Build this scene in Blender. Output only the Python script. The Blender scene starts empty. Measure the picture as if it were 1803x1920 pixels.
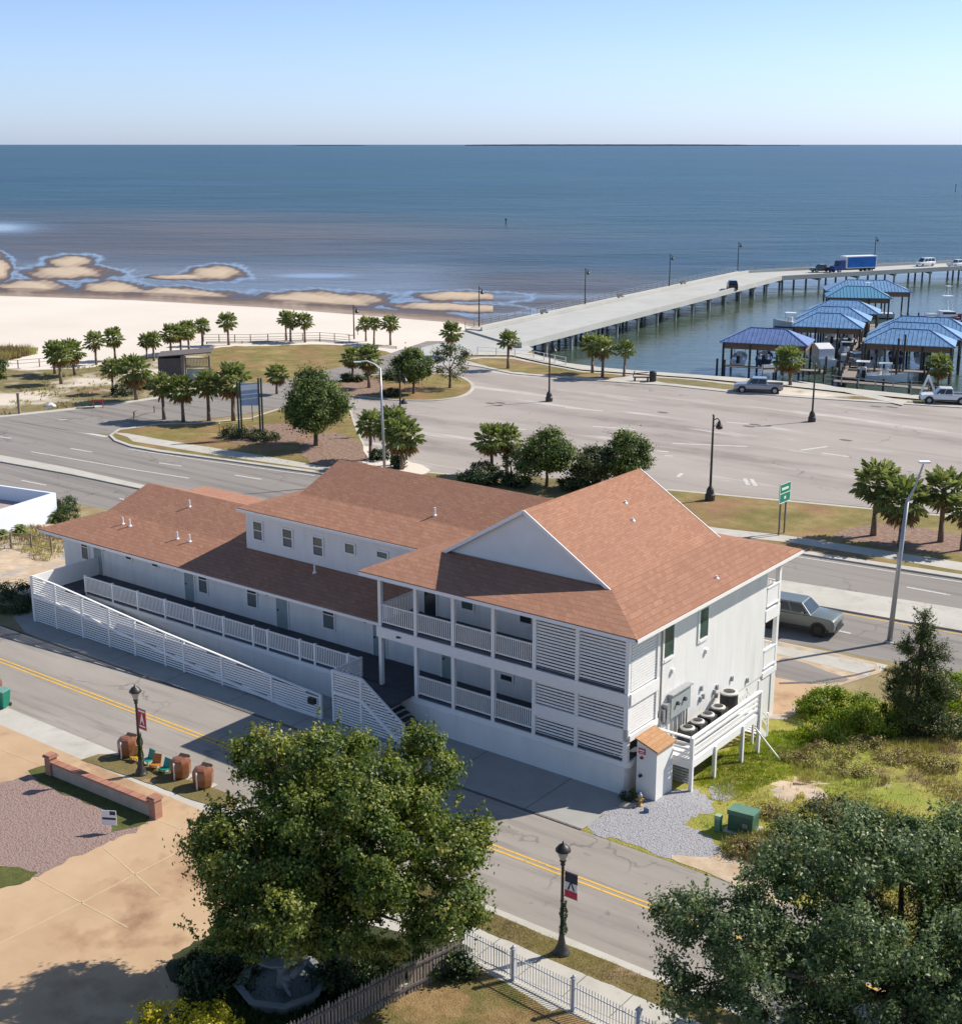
import bpy, bmesh, math, random
import numpy as np
from mathutils import Vector, Matrix
R = math.radians
random.seed(7); rng = np.random.default_rng(7)
S = bpy.context.scene

# ---------------------------------------------------------------- camera, sky, sun, exposure
PITCH = math.atan(689/2535.); CZ = 27.0; FL = 2535.0
cam = bpy.data.cameras.new('camera'); camo = bpy.data.objects.new('camera', cam); S.collection.objects.link(camo)
camo.location = (0, 0, CZ); camo.rotation_euler = (math.pi/2-PITCH, 0, 0)
cam.sensor_fit = 'VERTICAL'; cam.sensor_height = 24; cam.lens = 24*FL/1920.
cam.clip_start = .5; cam.clip_end = 400000; S.camera = camo
AZ = R(67.6); EL = R(40.3)
w = bpy.data.worlds.new('World'); S.world = w; w.use_nodes = True
nt = w.node_tree; nt.nodes.clear()
sk = nt.nodes.new('ShaderNodeTexSky'); sk.sky_type = 'NISHITA'; sk.sun_disc = False
sk.sun_elevation = EL; sk.sun_rotation = AZ; sk.altitude = 0; sk.air_density = 1.0; sk.dust_density = .35; sk.ozone_density = 3.0
bg = nt.nodes.new('ShaderNodeBackground'); bg.inputs[1].default_value = .092
wo = nt.nodes.new('ShaderNodeOutputWorld')
# the Nishita horizon is yellowish; tint it back to the pale blue of the day
geo = nt.nodes.new('ShaderNodeTexCoord'); sx = nt.nodes.new('ShaderNodeSeparateXYZ'); nt.links.new(geo.outputs['Generated'], sx.inputs[0])
rp = nt.nodes.new('ShaderNodeValToRGB'); e = rp.color_ramp.elements; e[0].position = 0; e[0].color = (.85, 1.05, 1.72, 1); e[1].position = .35; e[1].color = (1, 1, 1, 1)
k = e.new(.06); k.color = (.95, 1.05, 1.46, 1); k = e.new(.12); k.color = (.93, 1.0, 1.30, 1)
nt.links.new(sx.outputs[2], rp.inputs[0])
mx = nt.nodes.new('ShaderNodeMix'); mx.data_type = 'RGBA'; mx.blend_type = 'MULTIPLY'; mx.inputs[0].default_value = 1
nt.links.new(sk.outputs[0], mx.inputs[6]); nt.links.new(rp.outputs[0], mx.inputs[7]); nt.links.new(mx.outputs[2], bg.inputs[0]); nt.links.new(bg.outputs[0], wo.inputs[0])
sun = bpy.data.lights.new('sun', 'SUN'); sun.energy = 4.9; sun.angle = R(.53); sun.color = (1, .93, .82)
so = bpy.data.objects.new('sun', sun); S.collection.objects.link(so); so.location = (60, 40, 60)
sd = Vector((-math.cos(EL)*math.sin(AZ), -math.cos(EL)*math.cos(AZ), -math.sin(EL)))
so.rotation_euler = sd.to_track_quat('-Z', 'Y').to_euler()
S.view_settings.view_transform = 'Standard'; S.view_settings.look = 'None'
S.view_settings.exposure = 0.42; S.view_settings.gamma = 1

# ---------------------------------------------------------------- coordinates
# u runs along the street, v runs from the street towards the sea; both in metres
A = R(37.25); cA, sA = math.cos(A), math.sin(A)
cp, sp = math.cos(PITCH), math.sin(PITCH)
SEA = -4.0; LOW = -1.5
def T(v):                                   # ground height: street level, then down to the highway level
    return 0.0 if v <= 47 else (LOW if v >= 62 else LOW*(v-47)/15.)
def XY(u, v): return (u*cA+v*sA, -u*sA+v*cA)
def UV(x, y): return (x*cA-y*sA, x*sA+y*cA)
def Wp(px, py, z):
    dx = (px-901.5)/FL; dy = (py-960)/FL
    t = (z-CZ)/(-sp-dy*cp)
    return dx*t, (cp-dy*sp)*t
def Guv(px, py, dz=0.0, z=None):            # the ground point seen at a place of the photograph
    if z is not None: return UV(*Wp(px, py, z))
    zz = 0.0
    for _ in range(12):
        u, v = UV(*Wp(px, py, zz+dz)); zz = .5*zz+.5*T(v)
    return UV(*Wp(px, py, zz+dz))
def G(px, py, dz=0.0, z=None):
    u, v = Guv(px, py, dz, z); x, y = XY(u, v)
    return Vector((x, y, (T(v)+dz) if z is None else z))

# ---------------------------------------------------------------- mesh helper
class MB:
    def __init__(s): s.v = []; s.f = []
    def add(s, vs, fs):
        n = len(s.v); s.v += [tuple(p) for p in vs]; s.f += [tuple(i+n for i in f) for f in fs]; return s
    def box(s, x, y, z):
        (a, b), (c, d), (e, f) = x, y, z
        a, b = min(a, b), max(a, b); c, d = min(c, d), max(c, d); e, f = min(e, f), max(e, f)
        return s.add([(a,c,e),(b,c,e),(b,d,e),(a,d,e),(a,c,f),(b,c,f),(b,d,f),(a,d,f)],
                     [(0,3,2,1),(4,5,6,7),(0,1,5,4),(1,2,6,5),(2,3,7,6),(3,0,4,7)])
    def bar(s, p, q, w, h=None, up=(0,0,1)):
        h = h or w; p = Vector(p); q = Vector(q); d = (q-p).normalized(); up = Vector(up)
        if abs(d.dot(up)) > .98: up = Vector((1,0,0))
        a = d.cross(up).normalized()*w/2; b = a.cross(d).normalized()*h/2
        return s.add([p-a-b,p+a-b,p+a+b,p-a+b,q-a-b,q+a-b,q+a+b,q-a+b],
                     [(0,1,2,3),(7,6,5,4),(0,4,5,1),(1,5,6,2),(2,6,7,3),(3,7,4,0)])
    def tube(s, p, q, r0, r1=None, n=8, cap=True):
        r1 = r0 if r1 is None else r1; p = Vector(p); q = Vector(q); d = (q-p).normalized()
        up = Vector((0,0,1)) if abs(d.z) < .95 else Vector((1,0,0))
        a = d.cross(up).normalized(); b = d.cross(a)
        vs = [p+(a*math.cos(t)+b*math.sin(t))*r0 for t in [2*math.pi*i/n for i in range(n)]]
        vs += [q+(a*math.cos(t)+b*math.sin(t))*r1 for t in [2*math.pi*i/n for i in range(n)]]
        fs = [(i,(i+1)%n,n+(i+1)%n,n+i) for i in range(n)]
        if cap: fs += [tuple(range(n-1,-1,-1)), tuple(range(n,2*n))]
        return s.add(vs, fs)
    def path(s, pts, rs, n=8):
        for i in range(len(pts)-1):
            s.tube(pts[i], pts[i+1], rs[i] if hasattr(rs,'__len__') else rs, rs[i+1] if hasattr(rs,'__len__') else rs, n)
        return s
    def lathe(s, c, prof, n=16, sx=1, sy=1):
        c = Vector(c); vs = []; fs = []
        for r, z in prof:
            vs += [c+Vector((r*sx*math.cos(2*math.pi*i/n), r*sy*math.sin(2*math.pi*i/n), z)) for i in range(n)]
        for k in range(len(prof)-1):
            fs += [(k*n+i, k*n+(i+1)%n, (k+1)*n+(i+1)%n, (k+1)*n+i) for i in range(n)]
        fs += [tuple(range(n-1,-1,-1)), tuple(range((len(prof)-1)*n, len(prof)*n))]
        return s.add(vs, fs)
    def prism(s, pts, y0, y1, ax='y'):        # 2D outline pushed through along an axis
        n = len(pts)
        if ax == 'y': vs = [(p[0], y0, p[1]) for p in pts]+[(p[0], y1, p[1]) for p in pts]
        elif ax == 'x': vs = [(y0, p[0], p[1]) for p in pts]+[(y1, p[0], p[1]) for p in pts]
        else: vs = [(p[0], p[1], y0) for p in pts]+[(p[0], p[1], y1) for p in pts]
        return s.add(vs, [tuple(range(n)), tuple(range(2*n-1,n-1,-1))]+[(i,n+i,n+(i+1)%n,(i+1)%n) for i in range(n)])
    def slab(s, pts, t=.14):                  # a roof plane: polygon in space with thickness below it
        n = len(pts); p = [Vector(q) for q in pts]
        return s.add(p+[q-Vector((0,0,t)) for q in p], [tuple(range(n)), tuple(range(2*n-1,n-1,-1))]+[(i,n+i,n+(i+1)%n,(i+1)%n) for i in range(n)])
    def quad(s, *p): return s.add(p, [tuple(range(len(p)))])
    def build(s, name, mat, parent=None, bevel=0, smooth=False):
        me = bpy.data.meshes.new(name); me.from_pydata(s.v, [], s.f)
        bm = bmesh.new(); bm.from_mesh(me)
        bmesh.ops.recalc_face_normals(bm, faces=bm.faces)
        if bevel:
            bmesh.ops.remove_doubles(bm, verts=bm.verts, dist=1e-4)
            bmesh.ops.bevel(bm, geom=[e for e in bm.edges if len(e.link_faces) == 2 and e.calc_face_angle(0) > .35], offset=bevel, segments=2, affect='EDGES', profile=.6)
        bm.to_mesh(me); bm.free()
        if smooth:
            for p in me.polygons: p.use_smooth = True
        me.materials.append(mat)
        o = bpy.data.objects.new(name, me); S.collection.objects.link(o)
        if parent: o.parent = parent
        return o
def tag(o, label=None, cat=None, group=None, kind=None):
    if label: o['label'] = label
    if cat: o['category'] = cat
    if group: o['group'] = group
    if kind: o['kind'] = kind
    return o
def thing(name, label, cat, loc, rz=0, group=None):
    o = bpy.data.objects.new(name, None); S.collection.objects.link(o)
    o.empty_display_size = .3
    o.location = loc; o.rotation_euler = (0, 0, rz); return tag(o, label, cat, group)
def kids(o): return list(o.children)
def dup(root, loc, rz, label, group=None, scale=1):
    def cp_(o, par):
        c = o.copy(); S.collection.objects.link(c); c.parent = par
        for k in kids(o): cp_(k, c)
        return c
    r = cp_(root, None); r.location = loc; r.rotation_euler = (0,0,rz); r['label'] = label
    r.scale = scale if hasattr(scale,'__len__') else (scale,)*3
    if group: r['group'] = group
    return r

# ---------------------------------------------------------------- materials
MATS = {}
def nodes(name):
    m = bpy.data.materials.new(name); m.use_nodes = True; n = m.node_tree
    b = n.nodes['Principled BSDF']; return m, n, b
def N(n, t, **k):
    x = n.nodes.new(t)
    for a, v in k.items():
        if a.startswith('i_'): x.inputs[a[2:].replace('_',' ')].default_value = v
        else: setattr(x, a, v)
    return x
def ramp(n, fac, stops):
    r = n.nodes.new('ShaderNodeValToRGB'); e = r.color_ramp.elements
    while len(e) > 1: e.remove(e[0])
    e[0].position = stops[0][0]; e[0].color = (*stops[0][1], 1)
    for p, c in stops[1:]:
        k = e.new(p); k.color = (*c, 1)
    n.links.new(fac, r.inputs[0]); return r.outputs[0]
def coords(n, scale=(1,1,1), src='Object'):
    tc = n.nodes.new('ShaderNodeTexCoord'); mp = n.nodes.new('ShaderNodeMapping'); mp.inputs['Scale'].default_value = scale
    n.links.new(tc.outputs[src], mp.inputs[0]); return mp.outputs[0]
def noise(n, vec, scale, detail=4, rough=.6, dist=0):
    x = N(n, 'ShaderNodeTexNoise'); x.inputs['Scale'].default_value = scale; x.inputs['Detail'].default_value = detail
    x.inputs['Roughness'].default_value = rough; x.inputs['Distortion'].default_value = dist
    n.links.new(vec, x.inputs['Vector']); return x.outputs[0]
def mix(n, f, a, b, mode='MIX'):
    x = n.nodes.new('ShaderNodeMix'); x.data_type = 'RGBA'; x.blend_type = mode
    for i, val in ((0, f), (6, a), (7, b)):
        if isinstance(val, (int, float)): x.inputs[i].default_value = val
        elif isinstance(val, tuple): x.inputs[i].default_value = (*val, 1)
        else: n.links.new(val, x.inputs[i])
    return x.outputs[2]
def mrange(n, v, a, b, c=0, d=1):
    x = n.nodes.new('ShaderNodeMapRange'); x.inputs[1].default_value = a; x.inputs[2].default_value = b
    x.inputs[3].default_value = c; x.inputs[4].default_value = d; n.links.new(v, x.inputs[0]); return x.outputs[0]
def bump(n, b, h, strength=.3, dist=.05):
    x = n.nodes.new('ShaderNodeBump'); x.inputs['Strength'].default_value = strength; x.inputs['Distance'].default_value = dist
    n.links.new(h, x.inputs['Height']); n.links.new(x.outputs[0], b.inputs['Normal'])
def plain(name, col, rough=.6, var=.12, sc=3, metal=0, spec=.5, bmp=.1, coat=0):
    m, n, b = nodes(name); c = coords(n); f = noise(n, c, sc)
    lo = tuple(x*(1-var) for x in col); hi = tuple(min(1, x*(1+var)) for x in col)
    n.links.new(ramp(n, f, [(.3, lo), (.7, hi)]), b.inputs['Base Color'])
    b.inputs['Roughness'].default_value = rough; b.inputs['Metallic'].default_value = metal
    b.inputs['Specular IOR Level'].default_value = spec; b.inputs['Coat Weight'].default_value = coat
    if bmp: bump(n, b, noise(n, c, sc*8), bmp, .01)
    MATS[name] = m; return m
def multi(name, layers, rough=.9, bsc=20, bst=.3, bd=.03, spec=.3, crack=0):
    """layers: (colour stops, noise scale, coord scale, threshold lo, hi) mixed one over another"""
    m, n, b = nodes(name); cur = None
    for st in layers:
        c = coords(n, st.get('cs', (1,1,1)))
        f = noise(n, c, st['s'], st.get('d', 5), st.get('r', .6), st.get('dist', 0))
        col = ramp(n, f, st['c'])
        if cur is None: cur = col
        else:
            c2 = coords(n, st.get('ms', (1,1,1))); mp = n.nodes.new('ShaderNodeVectorMath'); mp.operation = 'ADD'
            mp.inputs[1].default_value = (st.get('off', 13.7), 5.1, 2.2); n.links.new(c2, mp.inputs[0])
            k = mrange(n, noise(n, mp.outputs[0], st['m'], st.get('md', 5), .6), st['lo'], st['hi'])
            cur = mix(n, k, cur, col)
    n.links.new(cur, b.inputs['Base Color']); b.inputs['Roughness'].default_value = rough
    b.inputs['Specular IOR Level'].default_value = spec
    if crack:
        vo = N(n, 'ShaderNodeTexVoronoi', feature='DISTANCE_TO_EDGE'); vo.inputs['Scale'].default_value = crack
        ws = n.nodes.new('ShaderNodeVectorMath'); ws.operation = 'ADD'; nz = N(n, 'ShaderNodeTexNoise'); nz.inputs['Scale'].default_value = crack*6; nz.inputs['Detail'].default_value = 6
        sc_ = n.nodes.new('ShaderNodeVectorMath'); sc_.operation = 'SCALE'; sc_.inputs['Scale'].default_value = .35/crack; n.links.new(coords(n), nz.inputs['Vector']); n.links.new(nz.outputs[1], sc_.inputs[0])
        n.links.new(coords(n), ws.inputs[0]); n.links.new(sc_.outputs[0], ws.inputs[1]); n.links.new(ws.outputs[0], vo.inputs['Vector'])
        ln = mrange(n, vo.outputs['Distance'], .004*crack/.1, .011*crack/.1, 1, 0); mk = mrange(n, noise(n, coords(n), crack*.8, 3), .48, .58)
        ml = N(n, 'ShaderNodeMath', operation='MULTIPLY'); n.links.new(ln, ml.inputs[0]); n.links.new(mk, ml.inputs[1]); m2 = N(n, 'ShaderNodeMath', operation='MULTIPLY'); n.links.new(ml.outputs[0], m2.inputs[0]); m2.inputs[1].default_value = .55
        cur = mix(n, m2.outputs[0], cur, (.10,.09,.085)); n.links.new(cur, b.inputs['Base Color'])
    if bst: bump(n, b, noise(n, coords(n), bsc, 4), bst, bd)
    MATS[name] = m; return m
white = plain('white_paint', (.76,.755,.74), .55, .035, 1.3, bmp=.05)
trimw = plain('white_trim', (.79,.785,.775), .5, .03, 3, bmp=.03)
# painted lap siding
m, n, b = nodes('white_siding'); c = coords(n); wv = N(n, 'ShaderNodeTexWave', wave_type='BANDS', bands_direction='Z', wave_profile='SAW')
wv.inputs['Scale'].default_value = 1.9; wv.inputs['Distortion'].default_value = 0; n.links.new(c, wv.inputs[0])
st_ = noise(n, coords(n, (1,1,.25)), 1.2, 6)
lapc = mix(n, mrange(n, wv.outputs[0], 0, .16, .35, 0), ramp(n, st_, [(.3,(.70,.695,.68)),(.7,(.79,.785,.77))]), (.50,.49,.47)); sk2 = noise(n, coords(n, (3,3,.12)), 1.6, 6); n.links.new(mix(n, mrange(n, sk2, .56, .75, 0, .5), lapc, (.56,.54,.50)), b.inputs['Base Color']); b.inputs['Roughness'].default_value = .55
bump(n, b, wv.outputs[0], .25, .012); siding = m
# shingles
def shingle(name, c1, c2, c3):
    m, n, b = nodes(name); tc = n.nodes.new('ShaderNodeTexCoord')
    sep = N(n, 'ShaderNodeSeparateXYZ'); n.links.new(tc.outputs['Object'], sep.inputs[0])
    geo = n.nodes.new('ShaderNodeNewGeometry')
    # rows follow height, so they run level on every slope; the other axis runs along the slope
    rr = N(n, 'ShaderNodeMath', operation='ADD'); n.links.new(sep.outputs[0], rr.inputs[0]); n.links.new(sep.outputs[1], rr.inputs[1])
    cmb = N(n, 'ShaderNodeCombineXYZ'); n.links.new(rr.outputs[0], cmb.inputs[0]); n.links.new(sep.outputs[2], cmb.inputs[1])
    br = N(n, 'ShaderNodeTexBrick'); br.inputs['Scale'].default_value = 1; br.inputs['Brick Width'].default_value = .33
    br.inputs['Row Height'].default_value = .075; br.inputs['Mortar Size'].default_value = .004; br.inputs['Bias'].default_value = 0
    br.inputs['Color1'].default_value = (*c1,1); br.inputs['Color2'].default_value = (*c2,1); br.inputs['Mortar'].default_value = (*[x*.7 for x in c1],1)
    n.links.new(cmb.outputs[0], br.inputs[0])
    f = noise(n, coords(n), .5, 6); col = mix(n, mrange(n, f, .35, .68), br.outputs[0], mix(n, .5, br.outputs[0], c3))
    f2 = noise(n, coords(n), 9, 3); col = mix(n, mrange(n, f2, .3, .7, 0, .45), col, tuple(x*.62 for x in c1))
    n.links.new(col, b.inputs['Base Color']); b.inputs['Roughness'].default_value = .93; b.inputs['Specular IOR Level'].default_value = .2
    bump(n, b, f2, .5, .03); return m
roofm = shingle('terracotta_shingles', (.35,.172,.108), (.44,.235,.155), (.31,.165,.12))
glass = plain('window_glass', (.035,.045,.05), .06, .3, 1.5, spec=.8, bmp=0)
glassg = plain('green_tinted_glass', (.06,.10,.085), .12, .3, 1.5, spec=.8, bmp=0)
blind = plain('drawn_blind', (.13,.14,.15), .35, .2, 6, bmp=0)
doorm = plain('grey_door_paint', (.27,.33,.33), .5, .05, 2)
deckm = plain('dark_deck_paint', (.055,.06,.075), .75, .2, 2)
dark = plain('dark_metal', (.02,.02,.021), .45, .3, 4)
bronze = plain('bronze_pole_paint', (.035,.032,.028), .45, .3, 4)
steel = plain('galvanised_steel', (.36,.37,.38), .4, .1, 4, metal=.5)
rubber = plain('tyre_rubber', (.018,.018,.018), .85, .2, 8)
chrome = plain('chrome', (.5,.5,.52), .2, .1, 3, metal=1, bmp=0)
conc = multi('pale_concrete', [dict(c=[(.25,(.40,.375,.33)),(.5,(.47,.445,.395)),(.8,(.55,.53,.48))], s=.35, d=9, r=.7), dict(c=[(.4,(.35,.33,.29)),(.6,(.43,.41,.37))], s=4, m=.9, lo=.52, hi=.72)], bsc=40, bst=.12)
concg = multi('grey_concrete', [dict(c=[(.25,(.27,.26,.245)),(.5,(.33,.32,.30)),(.8,(.39,.38,.36))], s=.4, d=9, r=.7)], bsc=40, bst=.12)
pierc = multi('pier_concrete', [dict(c=[(.25,(.36,.36,.34)),(.5,(.42,.42,.40)),(.8,(.48,.48,.46))], s=.15, d=9, r=.7)], bsc=20, bst=.1)
asph = multi('street_asphalt', [dict(c=[(.2,(.255,.225,.20)),(.5,(.305,.275,.245)),(.8,(.36,.33,.295))], s=.22, d=9, r=.68, cs=(.5,1.6,1)),
    dict(c=[(.4,(.235,.21,.19)),(.6,(.27,.245,.22))], s=2, cs=(.25,2,1), m=.8, ms=(.12,1.6,1), lo=.5, hi=.62),
    dict(c=[(.4,(.17,.15,.14)),(.6,(.20,.18,.165))], s=3, m=1.7, lo=.68, hi=.76, off=50)], bsc=60, bst=.15, crack=.16)
hwy = multi('highway_asphalt', [dict(c=[(.2,(.205,.185,.17)),(.5,(.25,.228,.21)),(.8,(.295,.272,.25))], s=.12, d=9, r=.68, cs=(.2,2.2,1)),
    dict(c=[(.4,(.165,.15,.14)),(.6,(.20,.185,.172))], s=2, cs=(.2,2,1), m=.5, ms=(.06,1.9,1), lo=.5, hi=.64)], bsc=60, bst=.1, crack=.12)
lotm = multi('parking_lot_asphalt', [dict(c=[(.2,(.30,.262,.238)),(.5,(.35,.31,.282)),(.8,(.41,.368,.338))], s=.06, d=10, r=.7, cs=(1,2,1)),
    dict(c=[(.4,(.235,.20,.182)),(.6,(.28,.24,.22))], s=.5, m=.1, ms=(.3,1.8,1), lo=.5, hi=.66),
    dict(c=[(.4,(.45,.41,.385)),(.6,(.50,.46,.43))], s=.5, m=.22, ms=(.22,1.7,1), lo=.6, hi=.68, off=70)], bsc=40, bst=.1, crack=.07)
tan = multi('tan_driveway_concrete', [dict(c=[(.2,(.39,.255,.15)),(.5,(.47,.325,.20)),(.8,(.55,.40,.255))], s=.28, d=9, r=.66),
    dict(c=[(.4,(.28,.165,.095)),(.6,(.34,.21,.125))], s=1.5, m=.33, lo=.52, hi=.68)], bsc=30, bst=.15)
sandm = multi('white_beach_sand', [dict(c=[(.2,(.60,.535,.46)),(.5,(.655,.59,.515)),(.8,(.70,.64,.565))], s=.04, d=8, cs=(1,1,1))], bsc=3, bst=.2, bd=.08)
duneg = multi('dune_ground', [dict(c=[(.3,(.56,.48,.39)),(.7,(.64,.57,.48))], s=.4), dict(c=[(.3,(.135,.115,.048)),(.55,(.20,.165,.07)),(.75,(.27,.20,.11))], s=.6, m=.085, md=8, lo=.40, hi=.50),
    dict(c=[(.3,(.24,.135,.085)),(.7,(.33,.20,.135))], s=.6, m=.13, md=8, lo=.58, hi=.68, off=31)], bsc=4, bst=.5, bd=.12)
parkg = multi('park_grass', [dict(c=[(.3,(.11,.10,.026)),(.5,(.20,.16,.048)),(.7,(.34,.25,.11))], s=.3, d=8, r=.7),
    dict(c=[(.3,(.22,.125,.06)),(.7,(.30,.175,.085))], s=.6, m=.12, md=8, lo=.48, hi=.62), dict(c=[(.3,(.5,.43,.34)),(.7,(.6,.52,.43))], s=.6, m=.2, md=8, lo=.67, hi=.72, off=44)], bsc=6, bst=.5, bd=.08)
vergeg = multi('verge_grass', [dict(c=[(.25,(.10,.085,.025)),(.5,(.17,.135,.05)),(.75,(.26,.19,.09))], s=1.3, d=9, r=.75),
    dict(c=[(.3,(.30,.19,.11)),(.7,(.40,.27,.17))], s=1, m=.7, md=8, lo=.58, hi=.68)], bsc=14, bst=.7, bd=.06)
yardg = multi('brown_yard_grass', [dict(c=[(.25,(.15,.09,.035)),(.5,(.27,.175,.08)),(.75,(.38,.26,.13))], s=1.8, d=9, r=.75),
    dict(c=[(.3,(.09,.10,.025)),(.7,(.15,.14,.04))], s=1.5, m=.5, md=8, lo=.5, hi=.66)], bsc=16, bst=.8, bd=.07)
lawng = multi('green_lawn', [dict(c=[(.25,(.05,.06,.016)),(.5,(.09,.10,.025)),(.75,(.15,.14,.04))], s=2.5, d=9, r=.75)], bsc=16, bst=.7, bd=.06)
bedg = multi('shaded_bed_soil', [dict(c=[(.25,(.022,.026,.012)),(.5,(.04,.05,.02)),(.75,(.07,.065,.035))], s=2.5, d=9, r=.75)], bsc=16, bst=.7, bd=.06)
vlotg = multi('vacant_lot_grass', [dict(c=[(.25,(.19,.17,.035)),(.5,(.30,.28,.055)),(.75,(.42,.36,.10))], s=.9, d=9, r=.72),
    dict(c=[(.3,(.17,.22,.022)),(.7,(.27,.31,.04))], s=1.2, m=.16, md=7, lo=.52, hi=.62),
    dict(c=[(.3,(.42,.33,.20)),(.7,(.55,.46,.32))], s=1.6, m=.28, md=8, lo=.64, hi=.72, off=22),
    dict(c=[(.3,(.12,.075,.05)),(.7,(.20,.13,.08))], s=2.2, m=.25, md=8, lo=.55, hi=.66, off=77)], bsc=10, bst=.9, bd=.12)
mulch = multi('brown_mulch', [dict(c=[(.3,(.12,.075,.065)),(.42,(.24,.155,.135)),(.52,(.35,.25,.22)),(.62,(.24,.165,.14)),(.75,(.46,.36,.31))], s=7, d=6, r=.8, dist=.6)], bsc=12, bst=1, bd=.08)
gravel = multi('grey_gravel', [dict(c=[(.32,(.11,.11,.12)),(.45,(.30,.30,.32)),(.55,(.42,.41,.43)),(.7,(.22,.22,.24))], s=9, d=5, r=.8), dict(c=[(.3,(.40,.31,.22)),(.7,(.50,.40,.30))], s=3, m=.5, lo=.62, hi=.72)], bsc=14, bst=1, bd=.08)
dirt = multi('sandy_dirt', [dict(c=[(.3,(.38,.27,.17)),(.5,(.47,.36,.25)),(.7,(.56,.45,.33))], s=1.2, d=8), dict(c=[(.3,(.3,.27,.25)),(.7,(.38,.35,.33))], s=3, m=.6, lo=.5, hi=.66)], bsc=14, bst=.5)
redmulch = multi('red_mulch', [dict(c=[(.3,(.15,.09,.065)),(.5,(.24,.155,.115)),(.7,(.33,.235,.18))], s=3, d=6)], bsc=10, bst=.6)
groundm = multi('base_ground', [dict(c=[(.3,(.20,.16,.07)),(.5,(.28,.22,.11)),(.7,(.38,.31,.20))], s=.3, d=8)], bsc=8, bst=.4)
yellowp = multi('yellow_road_paint', [dict(c=[(.3,(.62,.36,.05)),(.7,(.70,.43,.08))], s=2), dict(c=[(.4,(.36,.27,.15)),(.6,(.34,.27,.17))], s=6, m=6, lo=.56, hi=.66)], bst=0)
whitep = multi('white_road_paint', [dict(c=[(.3,(.50,.48,.45)),(.7,(.60,.58,.55))], s=2), dict(c=[(.4,(.32,.30,.28)),(.6,(.34,.32,.3))], s=6, m=4, lo=.56, hi=.66)], bst=0)
brickm, n, b = nodes('red_brick'); br = N(n, 'ShaderNodeTexBrick'); br.inputs['Scale'].default_value = 1; br.inputs['Brick Width'].default_value = .22; br.inputs['Row Height'].default_value = .075
br.inputs['Mortar Size'].default_value = .008; br.inputs['Color1'].default_value = (.30,.12,.075,1); br.inputs['Color2'].default_value = (.40,.18,.11,1); br.inputs['Mortar'].default_value = (.35,.30,.26,1)
tc_ = n.nodes.new('ShaderNodeTexCoord'); mp_ = n.nodes.new('ShaderNodeMapping'); mp_.inputs['Rotation'].default_value = (R(90),0,0)
n.links.new(tc_.outputs['Object'], mp_.inputs[0]); n.links.new(mp_.outputs[0], br.inputs[0]); n.links.new(br.outputs[0], b.inputs['Base Color']); b.inputs['Roughness'].default_value = .9
stucco = plain('beige_stucco', (.40,.33,.26), .9, .1, 2, bmp=.3)
wood = multi('weathered_wood', [dict(c=[(.3,(.16,.125,.10)),(.5,(.25,.205,.17)),(.7,(.34,.29,.25))], s=3, cs=(6,6,.6), d=6)], bsc=10, bst=.3)
woodd = multi('dark_weathered_wood', [dict(c=[(.3,(.09,.075,.07)),(.5,(.14,.12,.115)),(.7,(.2,.18,.17))], s=3, cs=(3,3,.6), d=6)], bsc=10, bst=.3)
barkm = multi('tree_bark', [dict(c=[(.3,(.06,.045,.033)),(.5,(.11,.085,.065)),(.7,(.18,.145,.115))], s=5, cs=(3,3,.6), d=6)], bsc=14, bst=.8)
palmb = multi('palm_bark', [dict(c=[(.3,(.11,.075,.055)),(.5,(.18,.13,.10)),(.7,(.26,.2,.155))], s=5, cs=(1,1,3), d=6)], bsc=14, bst=.8)
pileM = multi('piling_wood', [dict(c=[(.3,(.05,.045,.04)),(.7,(.12,.105,.09))], s=3, d=6)], bsc=10, bst=.3)
bluer = plain('blue_metal_roof', (.17,.31,.50), .38, .22, 1.2, spec=.5, bmp=.05)
bluer2 = plain('violet_blue_metal_roof', (.15,.22,.43), .36, .18, 1, spec=.5, bmp=.05)
fasc = plain('brown_fascia', (.26,.15,.09), .8, .15, 2)
def leafm(name, cols, trans=.25, rough=.55):
    m, n, b = nodes(name); at = N(n, 'ShaderNodeAttribute', attribute_name='tint')
    n.links.new(ramp(n, at.outputs['Fac'], cols), b.inputs['Base Color']); b.inputs['Roughness'].default_value = rough; b.inputs['Specular IOR Level'].default_value = .35
    tr = n.nodes.new('ShaderNodeBsdfTranslucent'); ms = n.nodes.new('ShaderNodeMixShader'); ms.inputs[0].default_value = trans
    rc = n.nodes.new('ShaderNodeHueSaturation'); rc.inputs['Value'].default_value = 1.25; rc.inputs['Saturation'].default_value = 1.15
    n.links.new([l.from_socket for l in n.links if l.to_socket == b.inputs['Base Color']][0], rc.inputs['Color']); n.links.new(rc.outputs[0], tr.inputs[0])
    out = n.nodes['Material Output']; n.links.new(b.outputs[0], ms.inputs[1]); n.links.new(tr.outputs[0], ms.inputs[2]); n.links.new(ms.outputs[0], out.inputs[0]); return m
lf_big = leafm('mixed_green_leaves', [(0,(.045,.08,.014)),(.4,(.10,.15,.026)),(.75,(.21,.24,.045)),(1,(.36,.35,.09))], .32)
lf_oak = leafm('live_oak_leaves', [(0,(.045,.075,.026)),(.45,(.115,.165,.06)),(.8,(.20,.26,.11)),(1,(.32,.36,.19))], .3, .45)
lf_palm = leafm('palm_fronds', [(0,(.07,.095,.025)),(.5,(.19,.23,.07)),(1,(.40,.41,.18))], .38, .4)
lf_dead = leafm('dry_palm_fronds', [(0,(.14,.09,.04)),(.5,(.27,.17,.07)),(1,(.42,.27,.08))], .15, .7)
lf_con = leafm('cedar_foliage', [(0,(.03,.05,.013)),(.5,(.07,.10,.025)),(1,(.15,.17,.055))], .15)
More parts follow.
